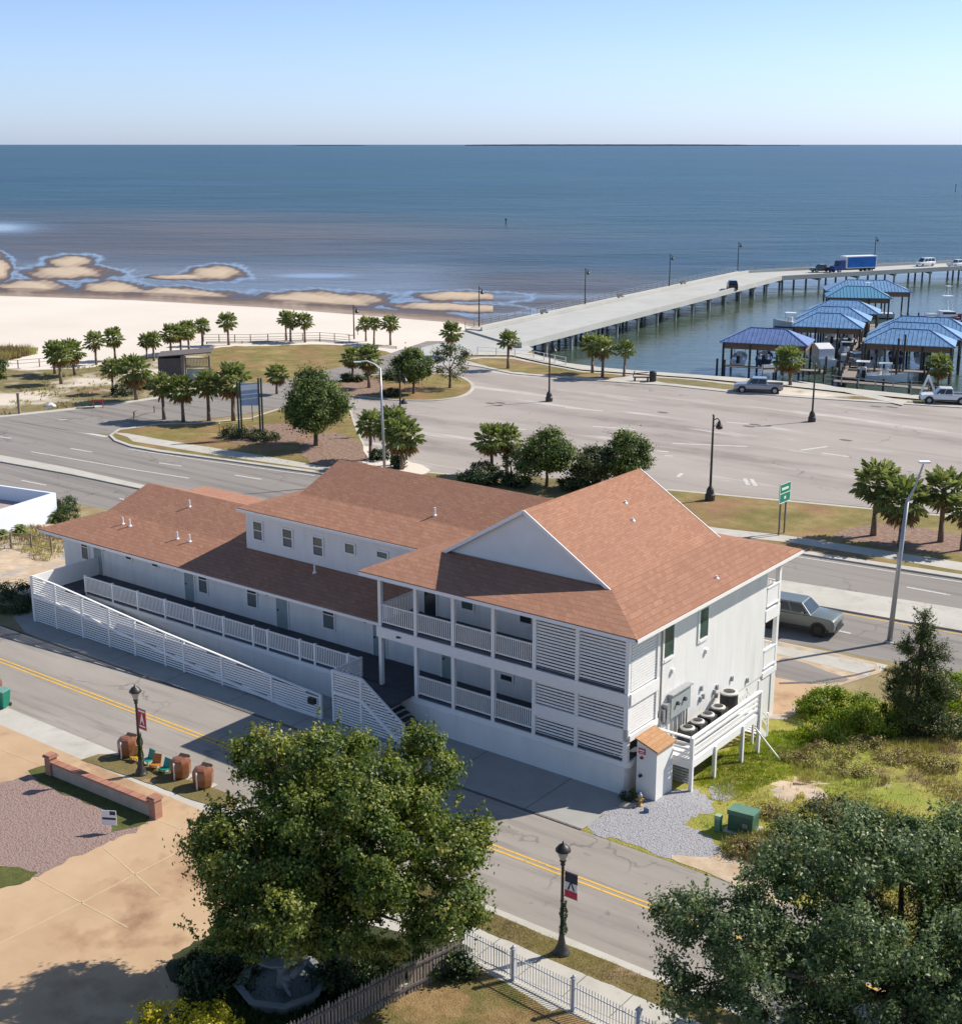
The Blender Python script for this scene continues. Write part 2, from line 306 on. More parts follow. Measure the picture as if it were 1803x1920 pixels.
lf_shr = leafm('bright_shrub_leaves', [(0,(.10,.15,.014)),(.5,(.20,.28,.022)),(1,(.36,.42,.05))], .35)
lf_yel = leafm('yellow_shrub_leaves', [(0,(.25,.22,.015)),(.5,(.48,.42,.02)),(1,(.66,.58,.05))], .3)
lf_dk = leafm('dark_shrub_leaves', [(0,(.015,.03,.01)),(.5,(.04,.07,.02)),(1,(.09,.12,.035))], .1)
lf_weed = leafm('dry_weeds', [(0,(.17,.11,.075)),(.3,(.30,.22,.12)),(.6,(.30,.31,.06)),(1,(.48,.42,.18))], .2, .8)
lf_far = leafm('grey_green_leaves', [(0,(.04,.055,.02)),(.5,(.09,.11,.04)),(1,(.18,.19,.09))], .2)

# ---------------------------------------------------------------- ground sheets (mesh in street coordinates, object turned to match)
LZ = .007
def sheet(name, pts, mat, lay=1, h=0.0, skirt=0.0, label=None, kind='structure', bot=None):
    bm = bmesh.new(); vs = [bm.verts.new((p[0], p[1], 0)) for p in pts]; f = bm.faces.new(vs)
    if f.normal.z < 0: f.normal_flip()
    bmesh.ops.triangulate(bm, faces=bm.faces[:])
    for vv in (47, 62):
        bmesh.ops.bisect_plane(bm, geom=bm.verts[:]+bm.edges[:]+bm.faces[:], plane_co=(0, vv, 0), plane_no=(0, 1, 0))
    for v in bm.verts: v.co.z = T(v.co.y)+h+lay*LZ
    if skirt:
        be = [e for e in bm.edges if e.is_boundary]
        r = bmesh.ops.extrude_edge_only(bm, edges=be)
        for g in r['geom']:
            if isinstance(g, bmesh.types.BMVert): g.co.z -= skirt
    bmesh.ops.recalc_face_normals(bm, faces=bm.faces[:])
    up = sum(f.normal.z*f.calc_area() for f in bm.faces)
    if up < 0: bmesh.ops.reverse_faces(bm, faces=bm.faces[:])
    me = bpy.data.meshes.new(name); bm.to_mesh(me); bm.free(); me.materials.append(mat)
    o = bpy.data.objects.new(name, me); S.collection.objects.link(o); o.rotation_euler = (0, 0, -A)
    o['kind'] = kind
    if label: o['label'] = label
    return o
def P(*px, dz=0): return [Guv(x, y, dz) for x, y in px]
def smooth(pts, n=5):                       # closed Catmull-Rom through a hand-placed outline
    out = []; m = len(pts)
    for i in range(m):
        p0, p1, p2, p3 = [np.array(pts[(i+k-1) % m], float) for k in range(4)]
        for j in range(n):
            t = j/n; out.append(tuple(.5*((2*p1)+(-p0+p2)*t+(2*p0-5*p1+4*p2-p3)*t*t+(-p0+3*p1-3*p2+p3)*t**3)))
    return out
def rough(pts, amp, step=1.2):              # ragged edge
    out = []; m = len(pts)
    for i in range(m):
        a, b = np.array(pts[i]), np.array(pts[(i+1) % m]); L = np.linalg.norm(b-a); k = max(1, int(L/step))
        for j in range(k): out.append(tuple(a+(b-a)*j/k+rng.normal(0, amp, 2)))
    return out
def strip(top, bot): return P(*top)+P(*bot[::-1])

SHORE = [(-900,540),(-400,548),(0,555),(130,559),(250,563),(500,577),(700,593),(860,606),(915,622)]
HARB = [(990,648),(1000,664),(1060,681),(1130,690),(1200,696),(1300,703),(1385,709),(1480,717),(1600,730),(1803,750),(2150,790),(2700,850)]
land = [(-330,-60)]+[Guv(x, y, 0, LOW) for x, y in SHORE]+[Guv(x, y, 0, LOW) for x, y in HARB]+[(140,60),(60,-60)]
sheet('ground', land, groundm, 0, 0, 3.2)

# --- beyond the highway
sheet('beach', P(*SHORE)+P((900,645),(770,662),(740,668),(690,656),(640,650),(520,648),(420,652),(370,662),(300,668),(240,672),(200,690),(120,697),(0,700),(-900,700)), sandm, 1)
sheet('dune_ground', rough(P((-900,703),(0,690),(60,694),(160,690),(230,678),(300,668),(380,668),(420,676),(400,735),(330,745),(200,764),(100,775),(0,785),(-900,850)), .35), duneg, 2)
sheet('dune_scrub_patch', rough(smooth(P((-60,650),(40,650),(75,655),(60,664),(20,674),(-60,680))), .4), multi('brown_dune_scrub', [dict(c=[(.3,(.16,.105,.06)),(.6,(.27,.185,.11)),(.8,(.4,.31,.21))], s=.8, d=8)], bsc=3, bst=.9, bd=.3), 4)
sheet('park_grass', rough(smooth(P((385,664),(430,650),(520,648),(600,646),(680,652),(740,664),(700,676),(640,690),(560,706),(500,718),(420,734),(395,715))), .2), parkg, 3)
road_top = [(-900,832),(0,783),(100,773),(200,762),(330,743),(420,731),(540,712),(640,688),(700,674),(745,658)]
sheet('access_road', P(*road_top)+P((800,640),(870,640),(870,672),(760,700),(730,760),(560,760),(470,775),(300,800),(235,803),(205,815),(160,812),(0,786),(-900,870)), hwy, 4)
sheet('access_road_kerb', P((0,779),(100,769),(200,758),(330,739),(330,743),(200,762),(100,773),(0,783)), conc, 5)
sheet('parking_lot', P((645,742),(700,748),(760,700),(790,676),(880,676),(905,684),(960,700),(1130,714),(1250,722),(1370,735),(1550,748),(1803,762),(2300,800),(2300,1035),(1803,968),(1265,918),(1060,905),(900,897),(770,888),(700,882),(672,840),(655,790)), lotm, 5)
sheet('pier_approach', P((745,672),(790,652),(840,640),(875,620),(925,610),(1000,655),(985,664),(920,668),(872,668),(866,680),(800,690),(745,695)), pierc, 6)
isl = smooth(P((588,738),(640,712),(700,704),(780,700),(850,704),(882,716),(888,730),(868,744),(820,752),(750,752),(690,747),(640,742)), 6)
cen = np.mean(isl, 0)
sheet('traffic_island_kerb', isl, conc, 0, .12, .13)
sheet('traffic_island', [tuple(cen+(np.array(p)-cen)*.955) for p in isl], parkg, 1, .12)
sheet('traffic_island_mulch', smooth(P((636,728),(660,712),(700,712),(722,722),(710,738),(680,743),(650,738))), redmulch, 2, .12)
sheet('harbour_grass_kerb', P((868,676),(905,670),(960,671),(1010,682),(1090,697),(1185,704),(1300,712),(1385,722),(1480,728),(1600,742),(1803,762),(1803,766),(1550,750),(1370,737),(1250,724),(1130,716),(960,702),(905,690),(872,685)), conc, 0, .12, .13)
sheet('harbour_grass', rough(P((874,677),(905,673),(960,674),(1010,684),(1090,699),(1185,706),(1140,712),(1040,706),(960,699),(905,687)), .1), parkg, 1, .12)
sheet('harbour_verge', rough(P((1190,707),(1300,714),(1385,724),(1480,731),(1600,744),(1780,762),(1600,750),(1480,742),(1375,733),(1250,720)), .1), duneg, 1, .12)
sheet('harbour_walk', P(*[(x, y+1) for x, y in HARB[1:10]])+P((1803,758),(1600,739),(1480,726),(1385,718),(1300,710),(1185,702),(1090,695),(1010,680),(960,668),(880,668),(880,662),(980,662)), conc, 3, .12)
sheet('harbour_cross_walk', P((1490,716),(1540,722),(1700,755),(1690,762)), conc, 4, .12)
# billboard island between the highway and the access road
bisl = P((205,818),(222,806),(300,796),(380,794),(470,785),(520,768),(570,758),(640,752),(655,760),(668,800),(690,850),(772,884),(900,896),(1060,908),(1265,920),(1803,971),(2300,1040),(2300,1166),(1803,1087),(1480,1037),(1100,975),(760,917),(590,888),(400,862),(300,849),(245,839),(215,828))
sheet('north_kerb', bisl, conc, 0, .12, .13)
sheet('north_verge', P((211,818),(226,808),(300,798),(380,796),(470,787),(522,770),(572,760),(638,754),(652,763),(665,803),(688,853),(770,886),(900,898),(1060,910),(1265,923),(1803,974),(2300,1043),(2300,1158),(1803,1080),(1480,1031),(1100,971),(760,913),(590,884),(400,859),(300,845),(245,835),(218,825)), parkg, 1, .12)
sheet('north_sidewalk', P((212,813),(240,815),(300,826),(400,842),(500,858),(590,874),(760,900),(1100,955),(1345,993),(1480,1008),(1803,1058),(2300,1130),(2300,1150),(1803,1074),(1480,1020),(1345,1006),(1100,966),(760,909),(590,882),(400,855),(300,838),(250,830),(240,822)), conc, 2, .12)
sheet('sandy_bed', rough(smooth(P((655,838),(700,842),(745,862),(800,878),(790,892),(740,890),(690,876),(660,858))), .15), sandm, 2, .12)
sheet('shrub_bed', rough(smooth(P((850,894),(960,892),(1060,903),(1120,912),(1120,925),(1000,925),(900,912))), .2), duneg, 2, .12)
sheet('red_mulch_bed', rough(smooth(P((1560,1005),(1640,985),(1720,992),(1830,1010),(1850,1035),(1760,1040),(1640,1025))), .15), redmulch, 2, .12)
sheet('tree_mulch_bed', rough(smooth(P((560,850),(600,815),(660,820),(690,862),(640,880),(590,870))), .3), redmulch, 4, .12)
sheet('billboard_bed', rough(smooth(P((420,822),(480,800),(560,800),(560,830),(470,835))), .3), redmulch, 3, .12)
# highway carriageways
nedge_t = [(-900,868),(0,784),(205,818),(245,839),(300,849),(400,862),(590,888),(760,917),(1100,975),(1480,1037),(1803,1087),(2300,1166)]
med_t = [(-900,760),(0,855),(133,880),(266,911),(420,935),(900,1010),(1467,1091),(1803,1145),(2300,1228)]
med_b = [(-900,772),(0,867),(133,891),(262,918),(420,945),(900,1035),(1467,1125),(1530,1138),(1803,1186),(2300,1275)]
sedge = [(-900,820),(-200,885),(0,918),(153,947),(207,956),(420,1000),(900,1100),(1463,1202),(1549,1218),(1638,1235),(1803,1264),(2300,1360)]
sheet('highway_north_lanes', strip(nedge_t, med_t), hwy, 1)
sheet('highway_south_lanes', strip(med_b, sedge), hwy, 1)
sheet('highway_median', strip(med_t, med_b), conc, 0, .12, .13)
def dash(name, a, b, wid, mat=None, lay=2):
    a, b = np.array(Guv(*a)), np.array(Guv(*b)); d = (b-a)/np.linalg.norm(b-a); n = np.array([-d[1], d[0]])*wid/2
    o = sheet(name, [tuple(a+n), tuple(b+n), tuple(b-n), tuple(a-n)], mat or whitep, lay); return o
def band(name, pts, wid, mat=None, lay=2):
    p = [np.array(Guv(*q)) for q in pts]; L = []; Rr = []
    for i in range(len(p)):
        d = p[min(i+1, len(p)-1)]-p[max(i-1, 0)]; d /= np.linalg.norm(d); n = np.array([-d[1], d[0]])*wid/2
        L.append(tuple(p[i]+n)); Rr.append(tuple(p[i]-n))
    return sheet(name, L+Rr[::-1], mat or whitep, lay)
for a, b in [((0,819),(22,822)),((133,841),(173,848)),((298,868),(341,874)),((440,891),(490,899)),((1699,1101),(1780,1116))]: dash('lane_marking', a, b, .22)
band('lane_edge_line', [(59,847),(133,860),(260,882),(355,897)], .2)
band('stop_line', [(0,785),(100,800),(200,819)], .55)
band('lane_edge_line', [(240,842),(400,866),(590,892)], .18)
band('lane_edge_line', [(1480,1042),(1640,1067),(1803,1092),(2000,1123)], .16)
for a, b in [((41,901),(87,910)),((224,935),(262,943)),((1572,1183),(1594,1188)),((1900,1250),(1960,1262))]: dash('lane_marking', a, b, .2)
band('median_edge_line', [(1467,1129),(1530,1142),(1803,1190),(2000,1225)], .14, yellowp)
band('sidewalk_pavement', [(1450,1210),(1549,1231),(1655,1255)], 1.5, conc, 2)
band('crossing_line', [(110,788),(125,787)], .3, None, 5)
# lot paint remnants
for i, (a, b) in enumerate([((905,803),(925,803)),((905,812),(925,812)),((955,805),(985,806)),((940,842),(990,845)),((1110,800),(1190,806)),((1060,765),(1130,771)),((1360,792),(1420,797)),((1500,845),(1550,838)),((1260,832),(1400,838)),((1230,846),(1252,848)),((1245,855),(1262,856)),((1395,898),(1402,910)),((1408,899),(1416,912)),((1270,895),(1278,888)),((1540,850),(1590,857))]):
    dash('faded_lot_marking', a, b, .35, whitep, 6)
for x, y in [(920,757),(938,756),(1242,774),(1415,797),(1403,800),(1585,826),(1641,763),(1672,764)]:
    u, v = Guv(x, y); sheet('drain_cover', [(u+.7*math.cos(t), v+.35*math.sin(t)) for t in np.linspace(0, 6.28, 10)[:-1]], woodd, 7)

# --- near side
sheet('street', [(-140,35.2),(30,35.2),(30,42.1),(-140,42.1)], asph, 1)
for v0 in (38.72, 39.0): sheet('centre_line', [(-140,v0-.055),(30,v0-.055),(30,v0+.055),(-140,v0+.055)], yellowp, 2)
sheet('paving_slab', [(-64.5,42.1),(-26.9,42.1),(-26.9,46.2),(-68,46.2),(-68,43.5)], concg, 3)
sheet('building_court', [(-90,46.2),(-66,46.2),(-66,62),(-90,62)], dirt, 1)
for u in np.arange(-62,-27,4.6): sheet('paving_joint', [(u,42.1),(u+.03,42.1),(u+.03,46.1),(u,46.1)], deckm, 4)
sheet('paving_gutter', [(-110,42.1),(-26.9,42.1),(-26.9,42.22),(-110,42.22)], woodd, 5)
sheet('vacant_lot', [(-26.9,42.15),(30,42.0),(30,66),(-27.6,66),(-27.6,46.3),(-26.9,46.3)], vlotg, 1)
sheet('gravel_drive', rough(smooth(P((1100,1553),(1150,1512),(1192,1496),(1245,1490),(1290,1478),(1325,1492),(1335,1520),(1300,1532),(1285,1546),(1330,1570),(1350,1600),(1320,1614),(1240,1604),(1160,1575))), .10, .3), gravel, 2)
sheet('gravel_patch', rough(smooth(P((1330,1475),(1365,1468),(1380,1490),(1360,1502),(1335,1495))), .05, .4), gravel, 2)
sheet('dirt_shoulder', rough(smooth(P((1255,1605),(1330,1608),(1360,1590),(1400,1604),(1440,1640),(1470,1700),(1400,1672),(1330,1640))), .05, .5), dirt, 3)
sheet('bare_patch', rough(smooth(P((1450,1480),(1490,1466),(1530,1470),(1520,1490),(1470,1502))), .32, .25), dirt, 2)
# south highway side, drive and pads behind the building
sheet('rear_pavement', P((1400,1198),(1463,1206),(1640,1242),(1650,1262),(1560,1290),(1470,1350),(1380,1345)), dirt, 3)
sheet('rear_sidewalk', P((1400,1200),(1463,1213),(1640,1247),(1625,1268),(1463,1228),(1400,1214)), conc, 4)
sheet('rear_asphalt_patch', smooth(P((1462,1236),(1500,1241),(1545,1258),(1590,1276),(1510,1283),(1455,1272))), hwy, 4)
sheet('rear_concrete_pad', P((1448,1270),(1538,1288),(1482,1330),(1475,1338),(1425,1338)), tan, 5)
sheet('expansion_joint', P((1460,1281),(1520,1279),(1600,1266),(1640,1256),(1641,1258),(1600,1268.5),(1520,1282),(1460,1284)), woodd, 7)
# south side of the street
K = .12
sheet('south_block', [(-140,-40),(60,-40),(60,35.2),(-140,35.2)], conc, 0, K, .14)
sheet('near_verge', rough([(-30.5,33.75),(25,33.75),(25,34.85),(-30.5,34.85)], .03, .6), vergeg, 1, K)
sheet('near_sidewalk', [(-33,32.25),(25,32.25),(25,33.72),(-33,33.72)], conc, 1, K)
for u in np.arange(-32,20,1.8): sheet('sidewalk_joint', [(u,32.25),(u+.03,32.25),(u+.03,33.72),(u,33.72)], woodd, 2, K)
sheet('driveway', [(-140,-30),(-30,-30),(-30,32.2),(-33,32.2),(-33.02,33.75),(-140,33.76)], tan, 2, K)
sheet('grass_bed', rough(P((150,1425),(185,1414),(230,1418),(400,1478),(450,1500),(440,1520),(360,1500),(240,1455), dz=K), .03, .5), vergeg, 3, K)
sheet('mulch_bed', rough(smooth(P((-200,1560),(-40,1490),(25,1462),(75,1450),(120,1455),(200,1498),(283,1533),(250,1560),(190,1585),(130,1610),(66,1645),(0,1625),(-200,1660), dz=K)), .09, .25), mulch, 3, K)
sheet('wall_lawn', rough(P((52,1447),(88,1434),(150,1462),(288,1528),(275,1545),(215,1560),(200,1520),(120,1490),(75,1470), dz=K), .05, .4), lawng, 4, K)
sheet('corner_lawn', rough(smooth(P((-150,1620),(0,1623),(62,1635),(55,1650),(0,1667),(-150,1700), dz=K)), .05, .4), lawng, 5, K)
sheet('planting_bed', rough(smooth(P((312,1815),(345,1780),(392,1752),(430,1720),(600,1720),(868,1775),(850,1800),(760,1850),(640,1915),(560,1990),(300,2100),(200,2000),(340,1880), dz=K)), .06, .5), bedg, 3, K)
sheet('yard_grass', rough(P((868,1800),(880,1802),(1000,1880),(1100,1930),(1300,2040),(1100,2300),(500,2200),(640,1922),(760,1858), dz=K), .05, .5), yardg, 4, K)
sheet('corner_grass', rough([(-24,8),(25,8),(25,31.6),(-21,31.6)], .05, .8), yardg, 3, K)
def joint(a, b, wd=.05):
    a, b = np.array(Guv(*a, K)), np.array(Guv(*b, K)); d = (b-a)/np.linalg.norm(b-a); n = np.array([-d[1], d[0]])*wd/2
    sheet('driveway_joint', [tuple(a+n), tuple(b+n), tuple(b-n), tuple(a-n)], multi('joint', [dict(c=[(.3,(.5,.38,.24)),(.7,(.6,.47,.31))], s=3)], bst=0) if 'joint' not in MATS else MATS['joint'], 3, K)
joint((66,1646),(240,1740)); joint((0,1770),(150,1695)); joint((150,1695),(330,1600)); joint((195,1590),(300,1680)); joint((0,1405),(92,1440)); joint((-100,1560),(0,1485)); joint((290,1535),(340,1556))

# --- tidal flat and sea
BARS = [(405,513,54,14,0),(330,520,60,5,.0),(128,511,84,13,0),(128,491,44,12,-.05),(58,540,72,15,0),(215,543,64,15,.02),(340,552,95,12,.04),(592,563,135,16,.01),(868,556,100,9,.01),(850,577,130,8,.035),(-5,508,26,26,0),(-150,530,70,14,0),(-330,505,110,16,0),(-20,480,26,12,0)]
def ell(px, py):
    best = np.full(np.shape(px), 99.)
    for cx, cy, rx, ry, sl in BARS:
        dx = px-cx; d = np.sqrt((dx/rx)**2+((py-cy-sl*dx)/ry)**2); best = np.minimum(best, d)
    return best
shx = np.array([p[0] for p in SHORE]); shy = np.array([p[1] for p in SHORE])
def wob(x, y): return .10*np.sin(x*.045+y*.11)+.08*np.sin(x*.11-y*.31+1)+.05*np.sin(x*.31+y*.7)
def grid_obj(name, X, Y, Z, mat, attrs):
    h, w_ = X.shape; v = np.stack([X, Y, Z], -1).reshape(-1, 3)
    idx = np.arange(h*w_).reshape(h, w_); q = np.stack([idx[:-1,:-1], idx[:-1,1:], idx[1:,1:], idx[1:,:-1]], -1).reshape(-1, 4)
    me = bpy.data.meshes.new(name); me.from_pydata(v.tolist(), [], q.tolist()); me.update()
    if me.polygons[0].normal.z < 0: me.flip_normals()
    for k, a in attrs.items():
        at = me.attributes.new(k, 'FLOAT', 'POINT'); at.data.foreach_set('value', np.ascontiguousarray(a.reshape(-1), dtype=np.float32))
    for p in me.polygons: p.use_smooth = True
    me.materials.append(mat); o = bpy.data.objects.new(name, me); S.collection.objects.link(o); return o
def unproj(px, py, z):
    dx = (px-901.5)/FL; dy = (py-960)/FL; t = (z-CZ)/(-sp-dy*cp); return dx*t, (cp-dy*sp)*t
cols = np.arange(-900, 925, 3.0); rows = np.linspace(0, 1, 70)
PX, TT = np.meshgrid(cols, rows)
ys = np.interp(PX, shx, shy)-8-.004*np.maximum(0, PX); PY = 455+(ys-455)*TT
d = ell(PX, PY)+wob(PX, PY)
edge = np.clip((PY-(ys-7))/7, 0, 1)
hgt = np.clip(1.15-d, -1, 1); hgt = np.maximum(hgt, edge*.5+wob(PX*.7, PY)*.5-.12)
X_, Y_ = unproj(PX, PY, SEA); Z_ = SEA+np.where(hgt > 0, hgt*.30, hgt*.6)
dry = np.clip((hgt-.15)/.6, 0, 1)*np.where(edge > .2, .35, 1)
Sx, Sy = unproj(PX[-1], np.interp(PX[-1], shx, shy)+.3, LOW)
X_ = np.vstack([X_, Sx[None]]); Y_ = np.vstack([Y_, Sy[None]]); Z_ = np.vstack([Z_, np.full((1, len(cols)), LOW-.02)]); dry = np.vstack([dry, np.full((1, len(cols)), .42)])
m, n, b = nodes('tidal_sand'); at = N(n, 'ShaderNodeAttribute', attribute_name='dry')
f = noise(n, coords(n, (.4,1,1)), .25, 8, .7); ad = N(n, 'ShaderNodeMath', operation='ADD'); n.links.new(at.outputs['Fac'], ad.inputs[0]); n.links.new(mrange(n, f, .3, .7, -.14, .14), ad.inputs[1])
n.links.new(ramp(n, ad.outputs[0], [(0,(.075,.05,.035)),(.18,(.14,.09,.06)),(.4,(.30,.235,.19)),(.75,(.40,.31,.22)),(1,(.46,.365,.27))]), b.inputs['Base Color'])
n.links.new(mrange(n, ad.outputs[0], 0, .4, .35, .95), b.inputs['Roughness']); b.inputs['Specular IOR Level'].default_value = .3
o = grid_obj('tidal_flat', X_, Y_, Z_, m, {'dry': dry}); o['kind'] = 'structure'
# sea: rows spaced finer with distance, out to the horizon
rws = np.concatenate([[271.32, 271.6, 272.2, 273], np.arange(274.5, 300, 2.5), np.arange(300, 400, 4), np.arange(400, 620, 1.6), np.arange(620, 860, 8)])
cols = np.concatenate([np.arange(-2400, -900, 100), np.arange(-900, 1200, 4), np.arange(1200, 2700, 60), [3200, 4000]])
PX, PY = np.meshgrid(cols, rws); X_, Y_ = unproj(PX, PY, SEA)
def sst(x, a, b): t = np.clip((x-a)/(b-a), 0, 1); return t*t*(3-2*t)
d = ell(PX, PY)+wob(PX, PY)
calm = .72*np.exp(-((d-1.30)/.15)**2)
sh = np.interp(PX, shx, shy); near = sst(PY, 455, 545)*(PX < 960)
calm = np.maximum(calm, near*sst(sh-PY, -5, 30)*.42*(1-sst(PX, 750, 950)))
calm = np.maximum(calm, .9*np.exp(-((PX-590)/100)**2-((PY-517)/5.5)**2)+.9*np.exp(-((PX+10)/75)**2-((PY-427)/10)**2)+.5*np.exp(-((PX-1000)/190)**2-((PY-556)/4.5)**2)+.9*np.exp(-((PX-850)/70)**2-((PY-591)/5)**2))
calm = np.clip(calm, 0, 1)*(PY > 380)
shal = sst(PY, 365, 440)*(1-.75*sst(PX, 300, 1300))
shal = np.maximum(shal, .95*sst(PY, 480, 530)*(1-sst(PX, 1100, 1500)))*(PX < 1500)
harb = sst(PY-(625-(PX-900)*.21), -8, 8)*(PX > 960)*sst(PY, 490, 510)
m, n, b = nodes('sea_water')
a1 = N(n, 'ShaderNodeAttribute', attribute_name='shallow'); a2 = N(n, 'ShaderNodeAttribute', attribute_name='calm'); a3 = N(n, 'ShaderNodeAttribute', attribute_name='harbour')
f1 = noise(n, coords(n, (.35,1,1)), .006, 9, .62, .4); f2 = noise(n, coords(n, (.3,1,1)), .03, 9, .6)
deep = ramp(n, f1, [(.34,(.008,.035,.055)),(.5,(.010,.042,.082)),(.62,(.016,.062,.115))])
f3 = noise(n, coords(n, (.3,1,1)), .0022, 6, .6, .6); deep = mix(n, mrange(n, f3, .44, .60, 0, .85), deep, (.012,.062,.070)); deep = mix(n, mrange(n, f2, .45, .68, 0, .7), deep, (.030,.085,.13))
mud = ramp(n, f1, [(.34,(.045,.04,.045)),(.5,(.08,.068,.066)),(.64,(.13,.105,.09))])
k = N(n, 'ShaderNodeMath', operation='ADD'); n.links.new(a1.outputs['Fac'], k.inputs[0]); n.links.new(mrange(n, f1, .3, .7, -.35, .25), k.inputs[1])
col = mix(n, mrange(n, k.outputs[0], .1, .95), deep, mud)
col = mix(n, a3.outputs['Fac'], col, ramp(n, f2, [(.3,(.035,.06,.045)),(.7,(.06,.085,.06))]))
col = mix(n, mrange(n, a2.outputs['Fac'], 0, 1, 0, .6), col, (.16,.24,.38))  # pale blue sky reflection painted into the base colour of calm water
n.links.new(col, b.inputs['Base Color']); b.inputs['IOR'].default_value = 1.33
hk = N(n, 'ShaderNodeMath', operation='MULTIPLY'); n.links.new(a3.outputs['Fac'], hk.inputs[0]); hk.inputs[1].default_value = .62
cm = N(n, 'ShaderNodeMath', operation='MAXIMUM'); n.links.new(a2.outputs['Fac'], cm.inputs[0]); n.links.new(hk.outputs[0], cm.inputs[1])
n.links.new(mrange(n, cm.outputs[0], 0, .8, .32, .10), b.inputs['Roughness']); b.inputs['Specular IOR Level'].default_value = .34
w1 = noise(n, coords(n, (.45,1,1)), .5, 6, .65, .5); w2 = noise(n, coords(n, (.5,1,1)), .045, 5, .6, .3)
hh = N(n, 'ShaderNodeMath', operation='MULTIPLY_ADD'); n.links.new(w2, hh.inputs[0]); hh.inputs[1].default_value = 5; n.links.new(w1, hh.inputs[2])
bm_ = n.nodes.new('ShaderNodeBump'); bm_.inputs['Distance'].default_value = .55; n.links.new(hh.outputs[0], bm_.inputs['Height'])
n.links.new(mrange(n, cm.outputs[0], 0, .7, .95, .04), bm_.inputs['Strength']); n.links.new(bm_.outputs[0], b.inputs['Normal'])
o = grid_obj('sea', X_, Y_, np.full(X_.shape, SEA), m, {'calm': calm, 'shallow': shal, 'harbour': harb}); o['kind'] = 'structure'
# low island on the horizon
mi = plain('hazy_island_woods', (.075,.12,.16), .9, .2, .002, bmp=0)  # distance haze painted in: woods given an even blue-grey colour
mb = MB(); x0, y0 = unproj(np.array(872.), np.array(273.0), SEA); x1, _ = unproj(np.array(1400.), np.array(273.0), SEA); Yi = float(y0)
xs = np.linspace(float(x0), float(x1), 60); hs = 24+12*np.sin(np.linspace(0, math.pi, 60))**.5+rng.normal(0, 1.6, 60)
mb.prism([(xs[0], SEA)]+[(x, SEA+h) for x, h in zip(xs, hs)]+[(xs[-1], SEA)], Yi, Yi+900)
x2, _ = unproj(np.array(1500.), np.array(273.0), SEA); mb.prism([(float(x1)+50, SEA),(float(x1)+50, SEA+16),(float(x2), SEA+12),(float(x2), SEA)], Yi+20, Yi+800)
tag(mb.build('far_island', mi), kind='structure')
mb = MB(); xa, _ = unproj(np.array(545.), np.array(273.0), SEA); xb, _ = unproj(np.array(690.), np.array(273.0), SEA)
mb.prism([(float(xa), SEA),(float(xa)+300, SEA+17),(float(xb)-300, SEA+15),(float(xb), SEA)], Yi+300, Yi+900); tag(mb.build('far_island', mi), kind='structure')

# ---------------------------------------------------------------- the motel
OU, OV = -48.0, 46.0
def uvthing(name, label, cat, u, v, z=0, group=None, extra=0):
    x, y = XY(u, v); return thing(name, label, cat, (x, y, z), -A+extra, group)
motel = uvthing('motel_building', 'long white motel with orange shingle roofs, two storey porch and long ramp', 'building', OU, OV)
def bb(mb, name, mat, parent, label=None, bevel=0, o=(OU, OV, 0)):
    mb.v = [(p[0]-o[0], p[1]-o[1], p[2]-o[2]) for p in mb.v]
    ob = mb.build(name, mat, parent, bevel)
    if label: ob['label'] = label
    return ob
m = MB   # walls -------------------------------------------------
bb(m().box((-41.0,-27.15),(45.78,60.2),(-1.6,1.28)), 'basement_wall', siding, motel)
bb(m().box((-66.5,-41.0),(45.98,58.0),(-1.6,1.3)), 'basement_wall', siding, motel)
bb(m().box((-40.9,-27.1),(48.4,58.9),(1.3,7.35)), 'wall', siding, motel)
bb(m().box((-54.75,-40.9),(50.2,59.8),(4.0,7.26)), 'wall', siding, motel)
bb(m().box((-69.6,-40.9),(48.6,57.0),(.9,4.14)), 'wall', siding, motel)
bb(m().box((-69.6,-66.5),(48.7,57.0),(-1.6,.9)), 'basement_wall', white, motel)
# gable faces, ridge along v for the front block, along u for the others
bb(m().prism([(-39.0,8.15),(-29.7,8.15),(-34.3,10.95)], 48.5, 48.6), 'gable_wall', white, motel)
bb(m().prism([(-39.0,8.15),(-29.7,8.15),(-34.3,10.95)], 58.2, 58.3), 'gable_wall', white, motel)
def skirt_roof(name, u0, u1, v0, v1, ze, iu0, iu1, iv0, iv1, zi, t=.12):
    mb = MB()
    E_ = [(u0,v0,ze),(u1,v0,ze),(u1,v1,ze),(u0,v1,ze)]; I_ = [(iu0,iv0,zi),(iu1,iv0,zi),(iu1,iv1,zi),(iu0,iv1,zi)]
    for i in range(4): mb.slab([E_[i], E_[(i+1)%4], I_[(i+1)%4], I_[i]], t)
    return bb(mb, name, roofm, motel)
# front block
skirt_roof('skirt_roof', -41.65, -26.35, 45.15, 61.2, 7.5, -39.0, -29.7, 48.45, 58.4, 8.2)
r = MB(); r.slab([(-39.12,48.3,8.12),(-39.12,58.5,8.12),(-34.3,58.5,11.03),(-34.3,48.3,11.03)], .1); r.slab([(-29.5,48.3,8.10),(-34.3,48.3,11.0),(-34.3,58.5,11.0),(-29.5,58.5,8.10)], .1)
bb(r, 'gable_roof', roofm, motel)
for v_ in (48.27, 58.52):
    f_ = MB(); f_.bar((-39.15,v_,8.02),(-34.3,v_,10.94),.05,.16); f_.bar((-29.45,v_,8.0),(-34.3,v_,10.94),.05,.16)
    bb(f_, 'rake_board', trimw, motel)
